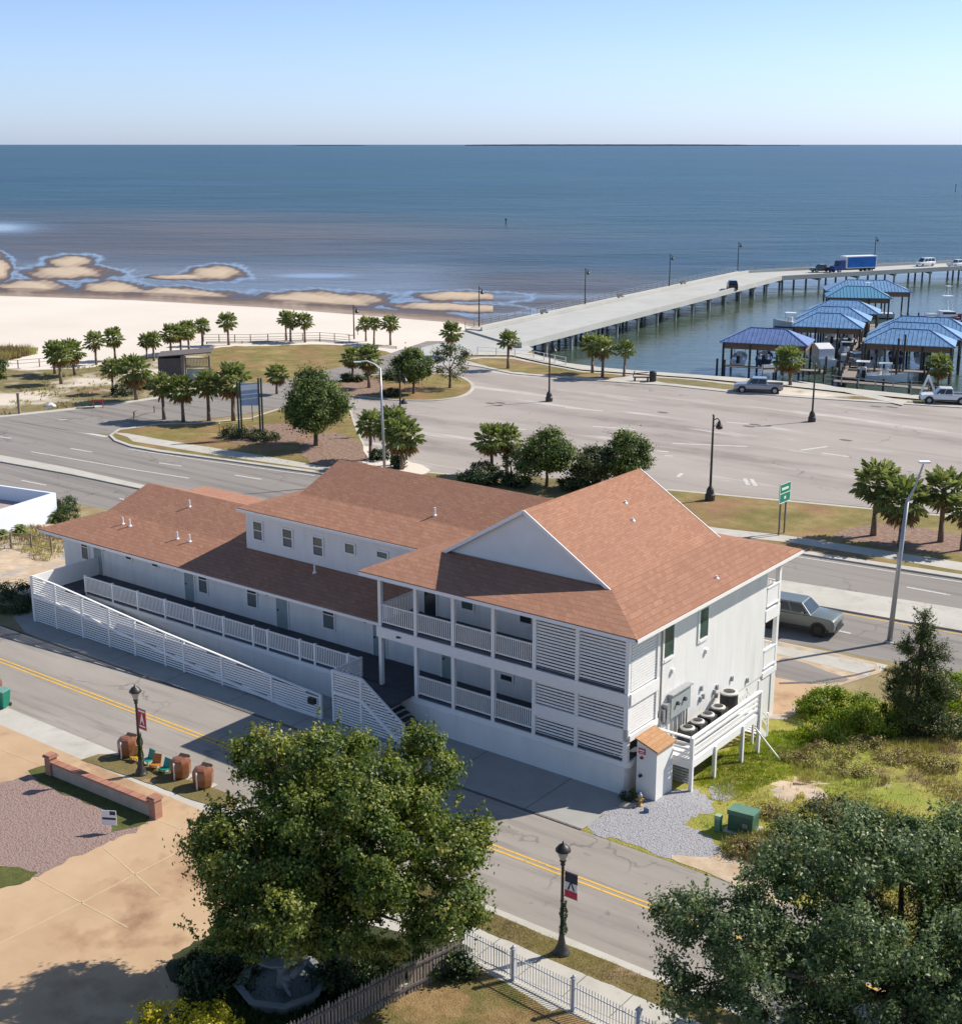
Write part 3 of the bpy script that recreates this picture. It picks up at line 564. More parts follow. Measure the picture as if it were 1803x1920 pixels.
# middle block
skirt_roof('skirt_roof', -55.0, -39.3, 49.8, 61.8, 7.42, -52.6, -40.0, 52.5, 59.1, 8.04)
r = MB(); r.slab([(-52.7,52.4,8.0),(-36.2,52.4,8.0),(-36.2,55.8,9.42),(-52.7,55.8,9.42)], .1); r.slab([(-52.7,59.2,8.0),(-52.7,55.8,9.42),(-36.2,55.8,9.42),(-36.2,59.2,8.0)], .1)
bb(r, 'gable_roof', roofm, motel)
bb(m().prism([(52.5,7.95),(59.1,7.95),(55.8,9.32)], -52.6, -52.5, 'x'), 'gable_wall', white, motel)
# left wing and the low front roof
r = MB()
r.slab([(-69.8,47.0,4.3),(-41.0,47.0,4.3),(-41.0,50.21,5.05),(-67.3,50.5,5.12)], .12)
r.slab([(-69.8,47.0,4.3),(-67.3,50.5,5.12),(-67.3,56.9,5.12),(-69.8,60.4,4.3)], .12)
r.slab([(-69.8,60.4,4.3),(-67.3,56.9,5.12),(-54.5,56.9,5.12),(-54.5,60.4,4.3)], .12)
bb(r, 'skirt_roof', roofm, motel)
r = MB(); r.slab([(-67.4,50.4,5.08),(-54.7,50.4,5.08),(-54.7,53.7,6.22),(-67.4,53.7,6.22)], .1); r.slab([(-67.4,57.0,5.08),(-67.4,53.7,6.22),(-54.7,53.7,6.22),(-54.7,57.0,5.08)], .1)
bb(r, 'gable_roof', roofm, motel)
bb(m().prism([(50.5,5.0),(56.9,5.0),(53.7,6.12)], -67.3, -67.2, 'x'), 'gable_wall', white, motel)
# fascia / gutters
f_ = MB(); f_.box((-41.62,-26.4),(45.12,45.2),(7.3,7.46)); f_.box((-26.4,-26.32),(45.2,61.15),(7.3,7.46)); f_.box((-41.68,-41.6),(45.2,49.8),(7.3,7.46))
f_.box((-69.75,-41.2),(46.94,47.02),(4.12,4.25)); f_.box((-54.95,-41.7),(49.74,49.82),(7.24,7.38)); f_.box((-69.86,-69.78),(47.0,58.4),(4.12,4.25)); f_.box((-55.06,-54.98),(49.8,60.6),(7.24,7.38))
bb(f_, 'fascia', trimw, motel)
s_ = MB(); s_.box((-41.6,-26.4),(45.2,48.4),(7.27,7.3)); s_.box((-27.1,-26.4),(48.4,61.1),(7.27,7.3)); s_.box((-69.7,-41.1),(47.0,48.6),(4.08,4.11)); s_.box((-54.9,-41.7),(49.82,50.2),(7.2,7.23))
bb(s_, 'soffit', white, motel)
# porch floors and floor bands
bb(m().box((-41.05,-27.1),(45.9,48.4),(1.55,1.66)).box((-66.5,-41.05),(45.98,48.6),(1.55,1.66)), 'porch_floor', deckm, motel)
bb(m().box((-41.05,-27.1),(45.9,48.4),(4.66,4.78)), 'porch_floor', deckm, motel)
bb(m().box((-41.05,-27.1),(45.95,48.4),(4.2,4.64)), 'porch_ceiling', white, motel)
f_ = MB(); f_.box((-41.15,-27.05),(45.82,45.93),(1.26,1.53)); f_.box((-41.15,-27.05),(45.8,45.93),(4.12,4.64)); f_.box((-31.95,-27.05),(45.82,45.93),(2.48,3.03))
f_.box((-27.1,-26.98),(45.93,48.3),(1.26,1.53)); f_.box((-27.1,-26.98),(45.93,48.3),(4.12,4.64)); f_.box((-27.1,-26.98),(45.93,48.3),(2.48,2.75))
f_.box((-66.5,-41.15),(45.9,46.0),(1.3,1.53))
bb(f_, 'floor_band', trimw, motel)
bb(m().box((-39.9,-39.72),(45.79,45.8),(4.3,4.4)).box((-39.82,-39.6),(45.77,45.81),(4.34,4.42)), 'wall_lamp', dark, motel)
# posts
PU = [-40.97,-38.75,-36.5,-34.2,-31.93,-29.68,-27.18]
for u in PU: bb(m().box((u-.09,u+.09),(45.84,46.02),(4.64,7.3)), 'porch_post', trimw, motel)
for u in PU[:5]: bb(m().box((u-.09,u+.09),(45.84,46.02),(1.53,4.12)), 'porch_post', trimw, motel)
bb(m().box((-29.77,-29.59),(45.84,46.02),(1.53,2.48)), 'porch_post', trimw, motel); bb(m().box((-29.77,-29.59),(45.84,46.02),(3.03,4.12)), 'porch_post', trimw, motel)
bb(m().box((-27.27,-27.05),(45.82,46.04),(1.53,4.12)), 'porch_post', trimw, motel)
for z0, z1 in ((1.53,2.48),(2.75,4.12),(4.64,7.3)): bb(m().box((-27.2,-27.02),(48.12,48.3),(z0,z1)), 'porch_post', trimw, motel)
def balus(mb, a, b, z0, h=1.0, ax='u', w=0.0, sp=.115, top=.05):
    """one bay of railing from a to b on line w"""
    if ax == 'u':
        mb.box((a,b),(w-.04,w+.04),(z0+h-top,z0+h)); mb.box((a,b),(w-.03,w+.03),(z0+.08,z0+.14))
    else:
        mb.box((w-.04,w+.04),(a,b),(z0+h-top,z0+h)); mb.box((w-.03,w+.03),(a,b),(z0+.08,z0+.14))
    n = max(1, int((b-a)/sp))
    for i in range(n):
        t = a+(i+.5)*(b-a)/n
        if ax == 'u': mb.box((t-.022,t+.022),(w-.02,w+.02),(z0+.14,z0+h-top))
        else: mb.box((w-.02,w+.02),(t-.022,t+.022),(z0+.14,z0+h-top))
    return mb
for i in range(4): bb(balus(MB(), PU[i]+.09, PU[i+1]-.09, 4.78, 1.0, 'u', 45.93), 'porch_railing', trimw, motel)
for i in range(1,4): bb(balus(MB(), PU[i]+.09, PU[i+1]-.09, 1.66, 1.0, 'u', 45.93), 'porch_railing', trimw, motel)
bb(balus(MB(), 46.0, 48.35, 4.78, 1.0, 'v', -40.95), 'porch_railing', trimw, motel)
LU = [-64.06,-61.56,-59.33,-56.99,-54.58,-52.26,-49.98,-48.89,-46.56,-45.5,-43.25,-42.4,-41.15]
for i in range(len(LU)-1):
    if i != len(LU)-2: bb(balus(MB(), LU[i]+.06, LU[i+1]-.06, 1.62, 1.0, 'u', 46.0), 'porch_railing', trimw, motel)
for u in LU[:-1]: bb(m().box((u-.06,u+.06),(45.94,46.06),(1.5,2.68)), 'railing_post', trimw, motel)
def slats(mb, a, b, z0, z1, w, ax='u', sp=.15, hgt_=.085):
    z = z0+.04
    while z+hgt_ < z1:
        if ax == 'u': mb.box((a,b),(w-.02,w+.02),(z,z+hgt_))
        else: mb.box((w-.02,w+.02),(a,b),(z,z+hgt_))
        z += sp
    return mb
for a, b in ((-31.84,-29.77),(-29.59,-27.27)):
    for z0, z1 in ((4.66,7.28),(3.04,4.12),(1.56,2.46)): bb(slats(MB(), a, b, z0, z1, 45.93), 'louver_screen', trimw, motel)
for z0, z1 in ((4.66,7.28),(2.76,4.12)): bb(slats(MB(), 46.04, 48.12, z0, z1, -27.1, 'v', .13, .105), 'louver_screen', trimw, motel)
# stair block behind the louvers
bb(m().box((-31.9,-31.8),(46.1,48.4),(1.66,4.2)).box((-31.9,-31.8),(46.1,48.4),(4.78,7.27)), 'stairwell_wall', white, motel)
st = MB()
for i in range(12): st.box((-31.2+i*.3,-30.88+i*.3),(46.6,47.9),(1.66+i*.25,1.72+i*.25))
bb(st, 'stair', deckm, motel)
# windows and doors -------------------------------------------------
def window(a, b, z0, z1, w, face='-v', pane=glass, sash=True, parent=None, o=None, fr=.09):
    par = parent or motel; o = o or (OU, OV, 0)
    def bx(mb, p, q, z, d0, d1):
        if face == '-v': mb.box((p,q),(w-d1,w-d0),z)
        elif face == '+u': mb.box((w+d0,w+d1),(p,q),z)
        elif face == '-u': mb.box((w-d1,w-d0),(p,q),z)
        return mb
    f = MB(); bx(f,a-fr,a,(z0-fr,z1+fr),0,.06); bx(f,b,b+fr,(z0-fr,z1+fr),0,.06); bx(f,a,b,(z1,z1+fr),0,.06); bx(f,a,b,(z0-fr,z0),0,.08)
    if sash: bx(f,a,b,((z0+z1)/2-.025,(z0+z1)/2+.025),.015,.045)
    fo = bb(f, 'window', trimw, par, o=o)
    bb(bx(MB(),a,b,(z0,z1),0,.02), 'pane', pane, fo, o=o)
    if sash:
        bb(bx(MB(),a+.04,b-.04,(z0+.04,(z0+z1)/2-.05),.02,.026), 'blind', blind, fo, o=o)
    return fo
def door(a, b, z0, z1, w, face='-v', mat=None, parent=None, o=None):
    par = parent or motel; o = o or (OU, OV, 0)
    f = MB(); f.box((a-.08,a),(w-.06,w),(z0,z1+.08)); f.box((b,b+.08),(w-.06,w),(z0,z1+.08)); f.box((a,b),(w-.06,w),(z1,z1+.08))
    bb(f, 'door_frame', trimw, par, o=o)
    d = bb(m().box((a,b),(w-.035,w),(z0,z1)), 'door', mat or doorm, par, o=o)
    bb(m().box((a+.07,a+.13),(w-.09,w-.035),(z0+.95,z0+1.05)), 'handle', dark, d, o=o); return d
W6 = 48.6
for a, b in ((-66.55,-65.8),(-58.3,-57.5),(-50.85,-50.0),(-43.85,-43.0)): door(a, b, 1.66, 3.78, W6)
for a, b in ((-57.07,-56.4),(-53.1,-52.4),(-47.35,-46.6),(-67.75,-67.15)): window(a, b, 2.42, 3.9, W6)
for a, b in ((-63.5,-63.0),(-61.1,-60.6)): window(a, b, 3.2, 3.7, W6, sash=False)
for u in (-66.9+1.5,-58.95,-51.45,-44.3): bb(m().lathe((u,48.5,3.35),[(.09,0),(.12,.04),(.05,.14)],8), 'wall_lamp', dark, motel)
W5 = 50.2
for i, (x0, y0, x1, y1) in enumerate([(475,976,493,1019),(531,989,549,1033),(587,1004,606,1047)]):
    rx0 = Guv; 
def onv(px, py, v):
    dx = (px-901.5)/FL; dy = (py-960)/FL; d = (dx, cp-dy*sp, -sp-dy*cp); u_, v_ = UV(d[0], d[1]); t = v/v_; return u_*t, CZ+d[2]*t
def onu(px, py, u):
    dx = (px-901.5)/FL; dy = (py-960)/FL; d = (dx, cp-dy*sp, -sp-dy*cp); u_, v_ = UV(d[0], d[1]); t = u/u_; return v_*t, CZ+d[2]*t
for px0, py0, px1, py1, sa in ((476,977,493,1016,1),(531,991,549,1030,1),(588,1006,606,1046,1),(648,1018,665,1042,0),(708,1033,727,1051,0)):
    a, z1 = onv(px0, py0, W5); b, z0 = onv(px1, py1, W5); window(a, b, z0+.1, z1-.0, W5, sash=bool(sa), pane=glass if sa else glassg)
W4 = 48.4
def zA(x, y): return 650+x/3.005, 850+y/3.005
door(*[onv(*zA(*q), W4)[0] for q in ((440,800),(505,800))], 4.78, 6.85, W4, mat=glass)
a, z1 = onv(*zA(650,812), W4); b, z0 = onv(*zA(713,886), W4); window(a, b, z0, z1, W4, pane=glassg, sash=False)
a, z1 = onv(*zA(978,893), W4); b, z0 = onv(*zA(1043,963), W4); window(a, b, z0, z1, W4, pane=glass, sash=False)
door(*[onv(*zA(*q), W4)[0] for q in ((540,1190),(590,1190))], 1.66, 3.75, W4)
a, z1 = onv(*zA(870,1240), W4); b, z0 = onv(*zA(933,1288), W4); window(a, b, z0, z1, W4, pane=glass, sash=False)
# right wall
WR = -27.1
for (x0, y0), (x1, y1) in (((1244,1174),(1261,1226)),((1311,1140),(1325,1191))):
    a, z1 = onu(x0, y0, WR); b, z0 = onu(x1, y1, WR); window(a+.03, b-.03, z0, z1-.12, WR, '+u', glassg, False, fr=.14)
bb(m().tube((-26.99,48.42,7.28),(-26.99,48.42,1.3),.05,.05,8).tube((-26.99,48.42,1.3),(-26.9,48.42,1.1),.05), 'downspout', steel, motel)
for px, py in ((1259,1257),(1322,1220)):
    v_, z_ = onu(px, py, WR); bb(m().box((WR,WR+.12),(v_-.09,v_+.09),(z_-.1,z_+.1)), 'wall_vent', trimw, motel)
for px, py in ((1311,1310),(1316,1305),(1313,1290),(1337,1297),(1342,1288),(1341,1303),(1370,1272),(1399,1275)):
    v_, z_ = onu(px, py, WR); bb(m().box((WR,WR+.1),(v_-.06,v_+.06),(z_-.12,z_+.12)), 'disconnect_box', steel, motel)
# rear balcony corner
for z0, z1 in ((1.4,4.1),(4.7,7.28)):
    bb(m().box((-27.3,-27.08),(60.25,60.47),(z0,z1)), 'porch_post', trimw, motel)
    bb(m().box((-27.2,-27.1),(59.0,60.25),(z0+.25,z0+1.15)), 'balcony_panel', white, motel)
    bb(m().box((-27.22,-27.05),(58.95,60.3),(z0+1.15,z0+1.22)).box((-27.22,-27.05),(58.95,60.3),(z0+.2,z0+.25)), 'balcony_rail', trimw, motel)
    f = balus(MB(), -40.9, -27.2, z0+.15, 1.05, 'u', 60.4, .2); bb(f, 'porch_railing', trimw, motel)
bb(m().box((-41,-27.07),(58.9,60.5),(1.1,1.4)).box((-41,-27.07),(58.9,60.5),(4.1,4.7)), 'balcony_floor', trimw, motel)
bb(m().box((-27.75,-27.1),(60.0,60.45),(-1.6,1.1)), 'corner_pillar', siding, motel)
bb(m().box((-27.5,-27.12),(58.6,58.95),(-1.6,1.1)), 'corner_pillar', siding, motel)
# roof vents
def vpipe(px, py, pts, s=1):
    # find the roof point by walking along the view ray to the given plane
    p0 = Vector((XY(pts[0][0], pts[0][1])[0], XY(pts[0][0], pts[0][1])[1], pts[0][2]))
    q = [Vector((*XY(a, b), c)) for a, b, c in pts]; nn = (q[1]-q[0]).cross(q[2]-q[0]).normalized()
    dx = (px-901.5)/FL; dy = (py-960)/FL; d = Vector((dx, cp-dy*sp, -sp-dy*cp)); o = Vector((0,0,CZ)); t = (q[0]-o).dot(nn)/d.dot(nn); h = o+d*t
    u, v = UV(h.x, h.y); mb = MB(); mb.tube((u,v,h.z-.1),(u,v,h.z+.42*s),.05,.05,8); mb.lathe((u,v,h.z-.02),[(.12,-.06),(.12,.02),(.06,.08)],10); bb(mb, 'vent_pipe', trimw, motel)
PL1 = [(-69.8,47,4.3),(-41,47,4.3),(-41,50.2,5.08)]; PL2 = [(-67.4,50.4,5.08),(-54.7,50.4,5.08),(-54.7,53.7,6.22)]; PM2 = [(-52.7,52.4,8.0),(-36.2,52.4,8.0),(-36.2,55.8,9.42)]
PF = [(-29.5,48.3,8.1),(-29.5,58.5,8.1),(-34.3,48.3,11)]; PS = [(-26.35,45.2,7.5),(-26.35,61,7.5),(-29.7,48.4,8.2)]
for q in ((231,982),(244,986),(333,1010),(356,1015)): vpipe(*q, PL1)
vpipe(356, 950, PL2); vpipe(590, 1073, PL1); vpipe(815, 966, PM2)
for q in ((1172,943),(1186,976)): vpipe(*q, PF, .3)
vpipe(1343, 1084, PS, .3)

# ramp in front of the left wing -----------------------------------
RV = 43.8
rs = [(-66.0,1.66),(-64.1,1.6),(-61.5,1.42),(-55.0,.85),(-50.0,.42),(-44.0,.03)]
r = MB()
for (a, za), (b, zb) in zip(rs[:-1], rs[1:]): r.prism([(a,za-.12),(b,zb-.12),(b,zb),(a,za)], RV+.05, 45.5)
bb(r, 'ramp_floor', concg, motel)
bb(m().box((-66.5,-64.06),(43.85,46.0),(1.5,1.64)), 'ramp_landing', deckm, motel)
bb(m().prism([(-66.2,-.1),(-43.2,-.1),(-44,.02),(-50,.40),(-55,.82),(-61.5,1.4),(-66.2,1.5)], 45.42, 45.5), 'ramp_wall', white, motel)
bb(m().box((-66.3,-66.18),(43.8,48.6),(-.1,2.75)), 'end_wall', white, motel)
RP = [-66.07,-63.97,-61.54,-59.17,-56.96,-54.48,-52.99,-50.04,-46.42,-43.06]
tz = lambda u: float(np.interp(u, [-66.0,-64.16,-61.35,-55.28,-50.04,-46.39,-42.93], [2.82,2.74,2.50,1.96,1.62,1.42,1.22]))
fz = lambda u: float(np.interp(u, [p[0] for p in rs]+[-43.06], [p[1] for p in rs]+[0.0]))
for a, b in zip(RP[:-1], RP[1:]):
    s1 = MB(); s0 = MB(); z = .06
    while z < 2.9:                        # level boards, clipped to the falling top rail and floor trim
        for k in range(10):
            p, q = a+(b-a)*k/10, a+(b-a)*(k+1)/10; mid = (p+q)/2
            if z+.1 < tz(mid)-.05 and not (fz(mid)-.14 < z+.05 < fz(mid)+.04): (s1 if z > fz(mid) else s0).box((p,q),(RV-.015,RV+.015),(z,z+.085))
        z += .135
    bb(s1, 'ramp_screen', trimw, motel)
    if s0.v: bb(s0, 'ramp_skirt_screen', trimw, motel)
for u in RP: bb(m().box((u-.06,u+.06),(RV-.07,RV+.05),(0,tz(u))), 'screen_post', trimw, motel)
r = MB(); rr = MB()
for a, b in zip(RP[:-1], RP[1:]): r.bar((a,RV,tz(a)),(b,RV,tz(b)),.13,.05); rr.bar((a,RV-.05,fz(a)-.05),(b,RV-.05,fz(b)-.05),.10,.15)
bb(r, 'ramp_rail', trimw, motel); bb(rr, 'ramp_trim', trimw, motel)
mbx = bb(m().box((-43.75,-43.35),(RV-.22,RV-.02),(.72,1.0)), 'mailbox', dark, motel)
# front steps: landing, then down towards the right
SV = 43.95
bb(m().box((-42.4,-39.0),(SV,45.9),(1.5,1.64)), 'step_landing', deckm, motel)
SL = [(-42.35,0),(-40.55,0)]
bb(slats(MB(), -42.3, -40.6, .02, 1.45, SV, sp=.135), 'stair_screen', trimw, motel); bb(slats(MB(), -42.3, -40.6, 1.66, 2.62, SV, sp=.135), 'stair_screen', trimw, motel)
sp_ = MB(); sq_ = MB(); z = .02
while z < 2.6:
    for k in range(24):
        p, q = -40.5+k*.115, -40.5+(k+1)*.115; mid = (p+q)/2; top = 2.62-max(0, (mid+40.4))*.66; fl = 1.6-max(0, (mid+40.4))*.66
        if 0 < z and z+.09 < top-.05 and not (fl-.2 < z+.04 < fl+.02): (sp_ if z > fl else sq_).box((p,q),(SV-.015,SV+.015),(z,z+.085))
    z += .135
bb(sp_, 'stair_screen', trimw, motel); bb(sq_, 'stair_screen', trimw, motel)
bb(m().box((-42.4,-42.28),(SV-.06,SV+.06),(0,2.7)), 'stair_post', trimw, motel); bb(m().box((-40.6,-40.48),(SV-.06,SV+.06),(0,2.68)), 'stair_post', trimw, motel); bb(m().box((-38.0,-37.88),(SV-.06,SV+.06),(0,1.05)), 'stair_post', trimw, motel)
r = MB(); r.bar((-42.4,SV,2.66),(-40.5,SV,2.66),.14,.05); r.bar((-40.5,SV,2.66),(-37.9,SV,.98),.14,.05); r.bar((-42.4,SV-.03,1.56),(-40.5,SV-.03,1.56),.1,.2); r.bar((-40.5,SV-.03,1.56),(-38.1,SV-.03,.03),.1,.2); r.box((-42.38,-42.3),(SV,45.9),(2.6,2.7))
bb(r, 'stair_rail', trimw, motel); bb(slats(MB(), SV, 45.9, .02, 2.6, -42.34, 'v', .135), 'stair_screen', trimw, motel)
st = MB()
for i in range(9): st.box((-40.4+i*.27,-40.1+i*.27),(SV+.05,45.7),(1.42-i*.175,1.47-i*.175))
bb(st, 'steps', deckm, motel); bb(m().prism([(-40.4,0),(-40.4,1.38),(-38.1,.02)], 45.6, 45.7), 'stair_stringer', white, motel)

# ---------------------------------------------------------------- utility deck beside the right wall
def O2(u, v, z=0): return (u, v, z)
du, dv = -26.2, 52.5
dk = uvthing('utility_deck', 'white timber deck on posts along the motel right wall, under the air conditioners', 'deck', du, dv, T(dv))
o_ = (du, dv, T(dv)); D0, D1, DV0, DV1, DZ = -27.07, -25.2, 48.1, 54.6, 1.35
bb(m().box((D0,D1),(DV0,DV1),(DZ-.06,DZ)), 'deck_floor', white, dk, o=o_)
r = MB(); r.box((D1,D1+.06),(DV0-.06,DV1),(DZ-.42,DZ-.06)); r.box((D0,D1),(DV0-.06,DV0),(DZ-.42,DZ-.06)); bb(r, 'rim_board', trimw, dk, o=o_)
for v_, e_ in ((48.06,1.05),(50.2,-.1),(52.9,-.1),(54.6,1.05)): bb(m().box((D1-.02,D1+.14),(v_-.07,v_+.07),(T(v_)-.05,DZ+e_)), 'deck_post', trimw, dk, o=o_)
bb(m().box((-26.75,-26.6),(48.0,48.14),(0,DZ+1.05)), 'deck_post', trimw, dk, o=o_)
r = MB()
for h in (.18,.42,.66): r.box((D1+.02,D1+.06),(DV0,DV1),(DZ+h,DZ+h+.1)); r.box((D0,D1),(DV0-.05,DV0-.01),(DZ+h,DZ+h+.1))
r.box((D1-.05,D1+.13),(DV0-.1,DV1+.05),(DZ+1.0,DZ+1.06)); r.box((D0,D1),(DV0-.12,DV0+.04),(DZ+1.0,DZ+1.06)); r.box((D1+.02,D1+.06),(DV0,DV1),(DZ+.86,DZ+.96))
bb(r, 'deck_rail', trimw, dk, o=o_)
st = MB()
for i in range(9): st.box((-27.0,-25.9),(54.65+i*.27,54.92+i*.27),(DZ-.2-i*.26,DZ-.15-i*.26))
bb(st, 'deck_steps', trimw, dk, o=o_)
r = MB(); r.bar((-25.85,54.6,DZ+.95),(-25.85,57.1,DZ-1.4),.08); r.bar((-25.85,54.6,DZ+.55),(-25.85,57.1,DZ-1.8),.06); r.bar((-25.85,54.6,DZ-.1),(-25.85,57.1,DZ-2.4),.06,.24)
for v_, z_ in ((55.5,.3),(56.3,-.45),(57.1,-1.3)): r.box((-25.9,-25.8),(v_-.05,v_+.05),(T(v_),DZ+z_-.1+.3))
bb(r, 'stair_handrail', trimw, dk, o=o_)
bb(m().bar((-25.15,54.2,.7),(-23.9,54.5,T(54.5)),.06), 'brace', trimw, dk, o=o_)
bb(m().box((-27.1,-27.02),(49.0,53.0),(-.9,1.1)), 'crawl_panel', deckm, dk, o=o_)
lt = MB()
for k in range(14): lt.bar((-27.0,53.0+k*.28,-1.0),(-27.0,53.5+k*.28,1.0),.03,.02); lt.bar((-27.0,53.5+k*.28,-1.0),(-27.0,53.0+k*.28,1.0),.03,.02)
bb(lt, 'lattice', trimw, dk, o=o_)
gt = slats(MB(), -26.6, -25.3, .15, 1.0, 48.1, sp=.14); bb(gt, 'side_gate', steel, dk, o=o_)
# air conditioners
def acunit(name, label, u, v, w_, h, rnd, group):
    t = uvthing(name, label, 'air conditioner', u, v, DZ, group)
    if rnd: t_b = MB().lathe((0,0,0),[(w_/2,.05),(w_/2,h-.08)],18)
    else: t_b = MB().box((-w_/2,w_/2),(-w_/2,w_/2),(.05,h-.08))
    t_b.build('casing', dark, t, .0 if rnd else .03)
    r = MB().lathe((0,0,h-.08),[(w_/2*(1.03 if rnd else .98),0),(w_/2*(1.03 if rnd else .98),.06),(w_/2*.72,.1),(w_/2*.68,.1),(w_/2*.66,.07)],20); MB().lathe((0,0,h-.02),[(w_/2*.64,0),(w_/2*.64,.035)],18).build('fan_well', dark, t); r.build('fan_shroud', plain('ac_top', (.50,.485,.45), .5) if 'ac_top' not in MATS else MATS['ac_top'], t)
    g = MB()
    for k in range(8): a = k*math.pi/8; g.bar((-w_*.39*math.cos(a),-w_*.39*math.sin(a),h),(w_*.39*math.cos(a),w_*.39*math.sin(a),h),.012)
    g.lathe((0,0,h-.03),[(.11,0),(.11,.06)],10); g.build('fan_grille', dark, t)
    return t
for i, (px, py, lb) in enumerate(((1287,1351,'square air conditioner nearest the shed, first in the row on the deck'),(1302,1341,'second square air conditioner from the shed on the white deck'),(1325,1326,'third square air conditioner from the shed on the white deck'),(1349,1312,'square air conditioner beside the big round one'))):
    v = (49.75,50.65,51.6,52.65)[i]; acunit('air_conditioner', lb, -26.3, v, .68, .66, False, 'air conditioners on the utility deck')
u, v = Guv(1375, 1287, z=DZ+.95); acunit('air_conditioner', 'largest round dark air conditioner at the far end of the white deck', -26.45, 54.0, .85, .9, True, 'air conditioners on the utility deck')
# electrical panel and meters
ep = uvthing('electrical_panel', 'grey electrical cabinet with two round meters on the motel right wall above the shed', 'electrical panel', -27.05, 50.1, 2.0)
eo = (-27.05, 50.1, 2.0)
bb(m().box((-27.06,-26.88),(49.25,51.0),(2.4,3.5)), 'cabinet', plain('grey_cabinet', (.30,.335,.33), .5), ep, o=eo)
bb(m().box((-27.06,-26.78),(49.2,51.05),(3.5,3.56)), 'cabinet_hood', steel, ep, o=eo)
for v_ in (49.75, 50.4): bb(m().tube((-26.88,v_,3.0),(-26.76,v_,3.0),.1,.09,14), 'meter', glass, ep, o=eo); 
c_ = MB()
for v_ in (49.5,49.9,50.2,50.6,50.85): c_.tube((-26.97,v_,2.4),(-26.97,v_,1.35),.045,.045,8)
bb(c_, 'conduit', steel, ep, o=eo)
bb(m().box((-27.06,-26.8),(48.75,49.0),(2.3,3.25)).box((-27.06,-26.85),(48.55,48.7),(2.5,3.05)), 'breaker_box', steel, ep, o=eo)
# shed
su0, su1, sv0, sv1 = -26.75, -25.78, 46.15, 47.55
sh_ = uvthing('utility_shed', 'narrow white shed with tan shingle roof and red sign at the motel corner', 'shed', -26.3, 46.8)
so_ = (-26.3, 46.8, 0)
bb(m().prism([(su0,-.05),(su1,-.05),(su1,2.28),(su0,2.62)], sv0, sv1), 'wall', white, sh_, o=so_)
bb(m().slab([(su0-.05,sv0-.12,2.72),(su1+.1,sv0-.12,2.33),(su1+.1,sv1+.1,2.33),(su0-.05,sv1+.1,2.72)], .08), 'roof', shingle('tan_shingles', (.43,.235,.12), (.50,.29,.16), (.42,.24,.13)), sh_, o=so_)
sg = bb(m().box((-26.66,-26.33),(sv0-.03,sv0-.005),(2.0,2.25)), 'sign', plain('sign_red', (.50,.03,.05), .5), sh_, o=so_)
bb(m().box((-26.62,-26.37),(sv0-.036,sv0-.03),(2.13,2.19)).box((-26.60,-26.40),(sv0-.036,sv0-.03),(2.05,2.08)), 'sign_lettering', trimw, sg, o=so_)
bb(m().lathe((-26.5,sv0-.02,1.78),[(.07,0),(.09,.05),(.05,.1)],10), 'alarm_bell', plain('alarm_red', (.3,.02,.02), .5), sh_, o=so_)
bb(m().tube((-26.52,sv0,1.0),(-26.52,sv0-.12,1.0),.07,.07,12), 'pipe_outlet', dark, sh_, o=so_)
# hydrant, valve cover, pad-mounted boxes
yel = plain('hydrant_yellow', (.45,.28,.07), .5, .2)
p = G(1199,1511); hy = thing('fire_hydrant', 'small tan and yellow fire hydrant with silver cap on the gravel edge', 'hydrant', p)
MB().lathe((0,0,0),[(.13,0),(.13,.05),(.085,.06),(.08,.38),(.1,.4),(.1,.44)],14).build('barrel', yel, hy, smooth=True)
MB().lathe((0,0,.44),[(.11,0),(.1,.06),(.06,.12),(.03,.14),(.03,.19)],14).build('bonnet', steel, hy, smooth=True)
MB().tube((-.17,0,.3),(.17,0,.3),.045,.045,10).tube((0,0,.28),(0,-.17,.28),.055,.055,10).build('outlet', yel, hy)
p = G(1211,1523); vb = thing('valve_box', 'little blue utility marker box on the gravel beside the hydrant', 'utility box', p)
MB().box((-.1,.1),(-.1,.1),(0,.2)).build('body', plain('box_blue', (.10,.15,.33), .6), vb, .02); MB().lathe((0,0,.2),[(.09,0),(.07,.04)],10).build('lid', steel, vb)
p = G(1173,1512); rk = thing('rubble_lump', 'low grey brown stone lying in weeds left of the hydrant', 'stone', p)
MB().lathe((0,0,-.03),[(.32,0),(.28,.12),(.12,.2)],7,1.2,.7).build('stone', stucco, rk)
trg = plain('transformer_green', (.045,.12,.075), .45, .15, 3)
p = G(1392,1556); tr = thing('transformer_box', 'square dark green electrical transformer with sloped lid on the lot grass', 'transformer', p, -A+.12)
MB().box((-.52,.52),(-.42,.42),(.06,.78)).build('cabinet', trg, tr, .02); MB().prism([(-.46,.78),(.46,.78),(.46,.88),(-.46,.98)], -.56, .56, 'x').build('lid', plain('transformer_lid', (.085,.19,.13), .4), tr, .015)
MB().box((-.66,.66),(-.56,.56),(-.05,.06)).build('pad', conc, tr); MB().box((.1,.32),(-.43,-.42),(.3,.5)).build('label_plate', steel, tr)
p = G(1345,1556); pd = thing('cable_pedestal', 'slim pale green cable pedestal standing left of the transformer', 'utility pedestal', p, -A)
MB().box((-.13,.13),(-.12,.12),(0,.62)).build('body', plain('pedestal_green', (.13,.27,.18), .5), pd, .03); MB().box((-.145,.145),(-.135,.135),(.5,.68)).build('cap', plain('pedestal_cap', (.28,.42,.27), .5), pd, .04)

